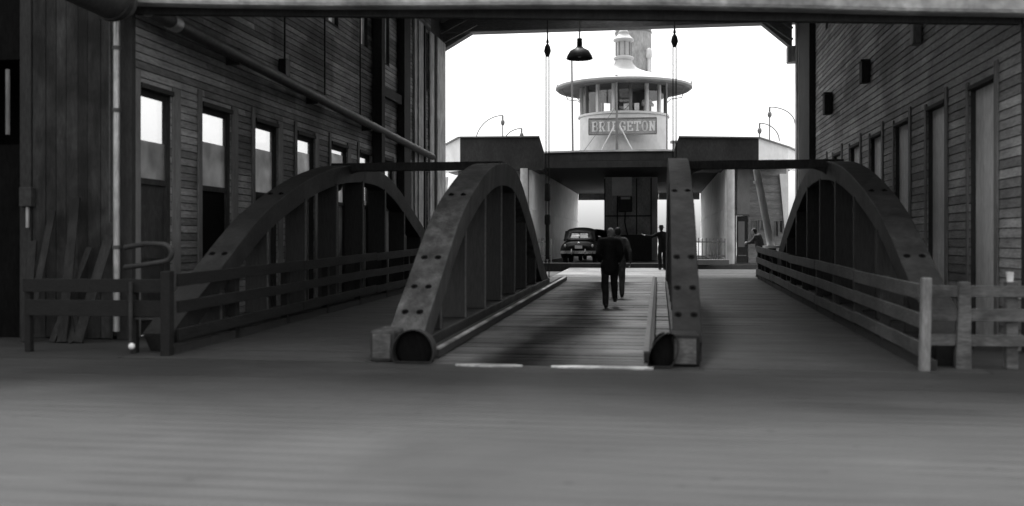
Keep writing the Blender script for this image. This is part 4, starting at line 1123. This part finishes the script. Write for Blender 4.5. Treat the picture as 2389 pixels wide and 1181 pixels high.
# ================================================================ CARS
def make_car(label, loc):
    t = thing('parked_car', label, 'car', loc, 0, 'cars parked on the ferry deck')
    b = MB()
    # body of the sedan, rear towards -y, centred in x
    secs = [(0.0, .5, .42, .78), (.15, .66, .36, .95), (.5, .74, .32, 1.03), (1.1, .78, .3, 1.08), (2.0, .8, .3, 1.08), (3.0, .76, .3, 1.05), (3.8, .6, .32, 1.02), (4.4, .42, .35, .95), (4.6, .34, .4, .85)]
    def loft(secs, p=3.2, n=28):
        vs, fs = [], []
        for (y, hw, z0, z1) in secs:
            zc, hz = (z0 + z1) / 2, (z1 - z0) / 2
            for k in range(n):
                a = 2 * PI * k / n
                ca, sa = math.cos(a), math.sin(a)
                vs.append((hw * math.copysign(abs(ca) ** (2 / p), ca), y, zc + hz * math.copysign(abs(sa) ** (2 / p), sa)))
        for i in range(len(secs) - 1):
            for k in range(n):
                fs.append((i * n + k, i * n + (k + 1) % n, (i + 1) * n + (k + 1) % n, (i + 1) * n + k))
        fs.append(tuple(reversed(range(n)))); fs.append(tuple((len(secs) - 1) * n + k for k in range(n)))
        b.add(vs, fs)
    loft(secs)
    for s in (-1, 1):
        b.ball((s * .68, .85, .52), (.2, .68, .38), 20, 12)
        b.ball((s * .68, 3.85, .52), (.2, .62, .4), 20, 12)
        b.box(s * .72 - .1, s * .72 + .1, 1.4, 3.4, .3, .38)
    body = b.build('body', M['carpaint'], t, remesh=.03, relax=8)
    # hollow cabin: roof shell, pillars
    c = MB()
    def ring(y, hw, z, p=2.6): return (y, hw, z)
    c.add([], [])
    secs2 = [(.42, .46, 1.0, 1.12), (.62, .56, 1.0, 1.3), (.95, .62, 1.0, 1.5), (1.4, .66, 1.0, 1.6), (2.0, .67, 1.0, 1.62), (2.6, .64, 1.0, 1.57), (2.95, .6, 1.0, 1.42)]
    # roof as a band from z 1.42 upward
    vs, fs = [], []
    n = 16
    for (y, hw, z0, z1) in secs2[1:]:
        for k in range(n + 1):
            a = PI * k / n
            vs.append((hw * math.cos(a) * .97, y, max(z1 - .2, 1.02) + .2 * math.sin(a) ** .8 if True else 0))
    for i in range(len(secs2) - 2):
        for k in range(n):
            fs.append((i * (n + 1) + k, i * (n + 1) + k + 1, (i + 1) * (n + 1) + k + 1, (i + 1) * (n + 1) + k))
    c.add(vs, fs)
    r = c.build('roof', M['carpaint'], t, smooth=True)
    so_ = r.modifiers.new('sol', 'SOLIDIFY'); so_.thickness = .03; so_.offset = -1
    # rear panel with two window openings, sloping
    c = MB()
    def rp(u, v):   # u across -1..1, v 0..1 up the slope
        return (u * (.66 - .14 * v) , .38 + .42 * v - .08 * (1 - u * u), 1.0 + .42 * v)
    G = 12
    us = [-1 + 2 * k / G for k in range(G + 1)]; vv = [0, .3, .5, .7, .85, 1]
    vs = [rp(u, v) for v in vv for u in us]
    fs = []
    for j in range(len(vv) - 1):
        for k in range(G):
            mid = abs((us[k] + us[k + 1]) / 2)
            if 1 <= j <= 3 and .06 < mid < .62: continue
            fs.append((j * (G + 1) + k, j * (G + 1) + k + 1, (j + 1) * (G + 1) + k + 1, (j + 1) * (G + 1) + k))
    c.add(vs, fs)
    r = c.build('rear_panel', M['carpaint'], t, smooth=True)
    so_ = r.modifiers.new('sol', 'SOLIDIFY'); so_.thickness = .03; so_.offset = -1
    c = MB(); vs = []
    for v in (.28, .87):
        for u in (-.64, -.05): vs.append(tuple(Vector(rp(u, v)) + Vector((0, .02, 0))))
    c.add(vs, [(0, 1, 3, 2)]); c.build('rear_window', M['carglass'], t)
    c = MB(); vs = []
    for v in (.28, .87):
        for u in (.05, .64): vs.append(tuple(Vector(rp(u, v)) + Vector((0, .02, 0))))
    c.add(vs, [(0, 1, 3, 2)]); c.build('rear_window', M['carglass'], t)
    # side pillars
    for s in (-1, 1):
        c = MB()
        for y, y2 in ((.55, .78), (1.55, 1.5), (2.95, 2.7)):
            c.beam((s * .66, y, 1.0), (s * .6, y2 + .02, 1.43), .05, .1, (1, 0, 0))
        c.build('pillar', M['carpaint'], t)
        c = MB(); c.add([(s * .655, .75, 1.04), (s * .655, 2.8, 1.04), (s * .61, 2.62, 1.42), (s * .61, .85, 1.42)], [(0, 1, 2, 3)]); c.build('side_window', M['carglass'], t)
        c = MB(); c.ball((s * .6, .06, .78), (.05, .04, .07)); c.build('tail_light', M['tail'], t, smooth=True)
        for y in (.85, 3.85):
            c = MB(); c.lathe([(.22, -.09), (.33, -.09), (.35, -.05), (.35, .05), (.33, .09), (.22, .09)], n=28, close=True)
            wl = c.build('wheel', M['rubber'], t, smooth=True); wl.location = (s * .66, y, .35); wl.rotation_euler = (0, R(90), 0)
            c = MB(); c.lathe([(0, .05), (.1, .07), (.2, .05), (.22, .0), (.22, -.05), (0, -.05)], n=24)
            c.build('rim', M['chrome'], wl, smooth=True)
    c = MB(); pts = [(x, -.14 + .12 * (x / .78) ** 2, .5) for x in [-.78 + .13 * k for k in range(13)]]
    for i in range(len(pts) - 1): c.beam(pts[i], pts[i + 1], .05, .13)
    for s in (-.3, .3): c.beam((s, -.1, .5), (s, .2, .48), .06, .05)
    bm = c.build('bumper', M['chrome'], t, smooth=True)
    for s in (-.3, .3):
        c = MB(); c.ball((s, -.16, .52), (.035, .05, .13)); c.build('overrider', M['chrome'], bm, smooth=True)
    c = MB(); c.box(-.16, .16, -.03, .0, .66, .8); c.build('number_plate', M['plate'], t)
    c = MB(); c.ball((0, .02, .9), (.06, .05, .05)); c.build('boot_handle', M['chrome'], t, smooth=True)
    c = MB(); c.box(-.6, .6, 2.0, 2.2, .8, 1.22); c.box(-.6, .6, .95, 1.1, .8, 1.16); c.build('seat', M['coat2'], t, bevel=.05)
    return t
c1 = make_car('black rounded 1940s sedan seen from behind on the ferry deck, two-pane rear window', (-3.5, 43.2, .625))
c2 = copy_tree(c1)
c2.location = (-3.3, 49.3, .625)
c2['label'] = 'dark sedan parked ahead of the nearer sedan, mostly hidden behind it'

# ================================================================ PEOPLE
def person(label, loc, rz, P, cm, tm, hm, scale=1.0, hat=False, shirt=False):
    t = thing('person', label, 'person', loc, rz)
    t.scale = (scale,) * 3
    J = dict(pel=(0, 0, .95), chest=(0, .03, 1.28), neck=(0, .05, 1.47), head=(0, .09, 1.63),
             shL=(-.18, .03, 1.42), shR=(.18, .03, 1.42), elL=(-.27, -.02, 1.14), elR=(.27, .0, 1.14), haL=(-.27, .06, .89), haR=(.27, .1, .9),
             hiL=(-.095, 0, .92), hiR=(.095, 0, .92), knL=(-.1, .06, .5), knR=(.1, .06, .5), anL=(-.1, -.0, .09), anR=(.1, 0, .09))
    J.update(P)
    J = {k: Vector(v) for k, v in J.items()}
    b = MB()
    hd = J['head']
    b.ball(hd + Vector((0, 0, .015)), (.075, .095, .115), 18, 14)
    b.ball(hd + Vector((0, .03, -.06)), (.055, .065, .06), 14, 10)                 # jaw
    b.ball(hd + Vector((0, .105, -.005)), (.014, .022, .028), 10, 8)               # nose
    b.ball(hd + Vector((0, .09, -.055)), (.028, .014, .009), 10, 6)                # lips
    for s in (-1, 1):
        b.ball(hd + Vector((s * .076, .0, .0)), (.012, .022, .034), 10, 8)         # ears
        b.ball(hd + Vector((s * .03, .088, .03)), (.022, .012, .008), 8, 6)        # brow
        b.ball(hd + Vector((s * .03, .084, .012)), (.013, .012, .01), 8, 6)        # eyes
    b.cap(J['neck'] - Vector((0, 0, .03)), hd - Vector((0, .01, .06)), .058, .052)
    b.ball((J['chest'] + Vector((0, 0, .02))), (.165, .105, .2), 18, 12)
    b.ball(J['pel'] + Vector((0, 0, .02)), (.15, .105, .13), 18, 12)
    b.cap(J['pel'], J['chest'], .125, .13)
    b.cap(J['shL'], J['shR'], .058, .058)
    for s, S_ in ((-1, 'L'), (1, 'R')):
        b.cap(J['sh' + S_], J['el' + S_], .05, .038); b.cap(J['el' + S_], J['ha' + S_], .037, .026)
        b.cap(J['hi' + S_], J['kn' + S_], .082, .055); b.cap(J['kn' + S_], J['an' + S_], .053, .036)
        b.cap(J['an' + S_] + Vector((0, -.03, -.04)), J['an' + S_] + Vector((0, .15, -.055)), .035, .03)
        # hand: palm and five bent fingers
        ha = J['ha' + S_]; d = (ha - J['el' + S_]).normalized()
        side = Vector((0, 1, 0)) if abs(d.y) < .8 else Vector((0, 0, 1))
        side = (side - d * side.dot(d)).normalized(); inn = Vector((-s, 0, 0)); inn = (inn - d * inn.dot(d)).normalized()
        rot = Matrix((side, inn, d)).transposed()
        b.ball(ha + d * .05, (.042, .02, .055), 12, 8, rot)
        for k in range(4):
            base = ha + d * .09 + side * (-.032 + .0215 * k)
            ln = (.058, .068, .074, .064)[k]
            m1 = base + d * ln * .6 + inn * .008; m2 = m1 + d * ln * .35 + inn * .03
            b.cap(base - d * .02, m1, .0095, .009, 8); b.cap(m1, m2, .009, .0075, 8)
        tb_ = ha + d * .035 + side * .04
        b.cap(tb_ - side * .01, tb_ + side * .022 + d * .035 + inn * .01, .012, .01, 8)
        b.cap(tb_ + side * .022 + d * .035 + inn * .01, tb_ + side * .018 + d * .062 + inn * .022, .01, .008, 8)
    b.build('body', M['skin'], t, remesh=.0085, relax=3)
    # coat
    c = MB()
    c.ball(J['chest'] + Vector((0, -.005, .03)), (.195, .145, .22), 20, 14)
    c.cap(J['pel'] + Vector((0, 0, -.1)), J['chest'], .165, .165, 18)
    c.ball(J['pel'] + Vector((0, 0, -.06)), (.19, .145, .16), 18, 12)
    c.cap(J['shL'] + Vector((.01, 0, .0)), J['shR'] - Vector((.01, 0, 0)), .082, .082, 16)
    c.cap(J['neck'] - Vector((0, .015, .05)), J['neck'] + Vector((0, -.012, .0)), .085, .072, 16)
    for S_ in 'LR':
        c.cap(J['sh' + S_], J['el' + S_], .07, .058, 16)
        w_ = J['el' + S_] + (J['ha' + S_] - J['el' + S_]) * .93
        c.cap(J['el' + S_], w_, .056, .046, 16)
    c.build('jacket', M[cm], t, remesh=.016, relax=5, rough=.02)
    c = MB()
    c.ball(J['pel'], (.172, .125, .14), 18, 12)
    for S_ in 'LR':
        c.cap(J['hi' + S_], J['kn' + S_], .1, .078, 16); c.cap(J['kn' + S_], J['an' + S_] + Vector((0, 0, .01)), .076, .066, 16)
    c.build('trousers', M[tm], t, remesh=.014, relax=4, rough=.014)
    for S_ in 'LR':
        c = MB(); an = J['an' + S_]
        c.ball(an + Vector((0, .03, -.05)), (.048, .135, .045), 14, 10); c.ball(an + Vector((0, -.03, -.03)), (.042, .055, .055), 12, 8)
        c.build('shoe', M['shoe'], t, remesh=.012, relax=3)
    c = MB()
    if hat:
        c.lathe([(0, .13), (.07, .125), (.09, .08), (.095, .03), (.14, .025), (.14, .015), (.085, .015)], tuple(hd + Vector((0, -.005, .025))), 24)
        c.build('hat', M['coat'], t, smooth=True)
    c = MB(); c.ball(hd + Vector((0, -.014, .028)), (.084, .1, .112), 18, 14)
    c.ball(hd + Vector((0, -.05, -.03)), (.062, .045, .06), 12, 8)
    c.build('hair', M[hm], t, remesh=.014, relax=2, rough=.008)
    return t

def zr(y): return zb(y)
person('man in a black coat walking up the ramp roadway, nearer of the two walkers', (-1.06, 21.4, zr(21.4) - .008), R(4),
       dict(pel=(0, -.02, .95), chest=(.01, .04, 1.28), neck=(-.01, .1, 1.46), head=(.03, .22, 1.57), knL=(-.1, .02, .5), anL=(-.08, -.12, .1),
            knR=(.1, .2, .52), anR=(.12, .3, .2), elL=(-.25, -.08, 1.16), haL=(-.2, .14, 1.0), elR=(.25, -.04, 1.15), haR=(.2, .18, .98)),
       'coat', 'trouser', 'hairgrey', 1.02)
person('man in a grey jacket walking half hidden beside the black-coated man', (-1.0, 24.2, zr(24.2) - .008), R(2),
       dict(knL=(-.1, .16, .52), anL=(-.09, .2, .12), knR=(.1, .04, .5), anR=(.1, -.14, .12), elR=(.29, -.1, 1.15), haR=(.3, .02, .9), head=(0, .12, 1.61)),
       'coat2', 'trouser2', 'hair', 1.0)
person('man in dark clothes and hat standing at the ramp end with one arm out', (.13, 39.6, zr(39.6) + .0), R(20),
       dict(elL=(-.42, .06, 1.3), haL=(-.68, .1, 1.36), head=(-.02, .1, 1.62)), 'coat', 'trouser', 'hair', 1.0, hat=True)
person('man in a mottled jacket leaning at the far end of the right fence', (3.72, 37.4, .42), R(70),
       dict(chest=(0, .1, 1.24), neck=(0, .18, 1.4), head=(0, .26, 1.54), shL=(-.18, .14, 1.35), shR=(.18, .14, 1.35), elL=(-.24, .3, 1.15), elR=(.24, .3, 1.15), haL=(-.15, .48, 1.12), haR=(.15, .5, 1.12)),
       'coat2', 'trouser', 'hair', 1.0)
person('helmsman in a white shirt leaning at the pilot house window', (-.62, 48.9, 7.07), R(200),
       dict(elL=(-.26, .2, 1.2), haL=(-.12, .36, 1.16), elR=(.26, .2, 1.2), haR=(.12, .36, 1.16)), 'shirt', 'trouser', 'hair', 1.0)
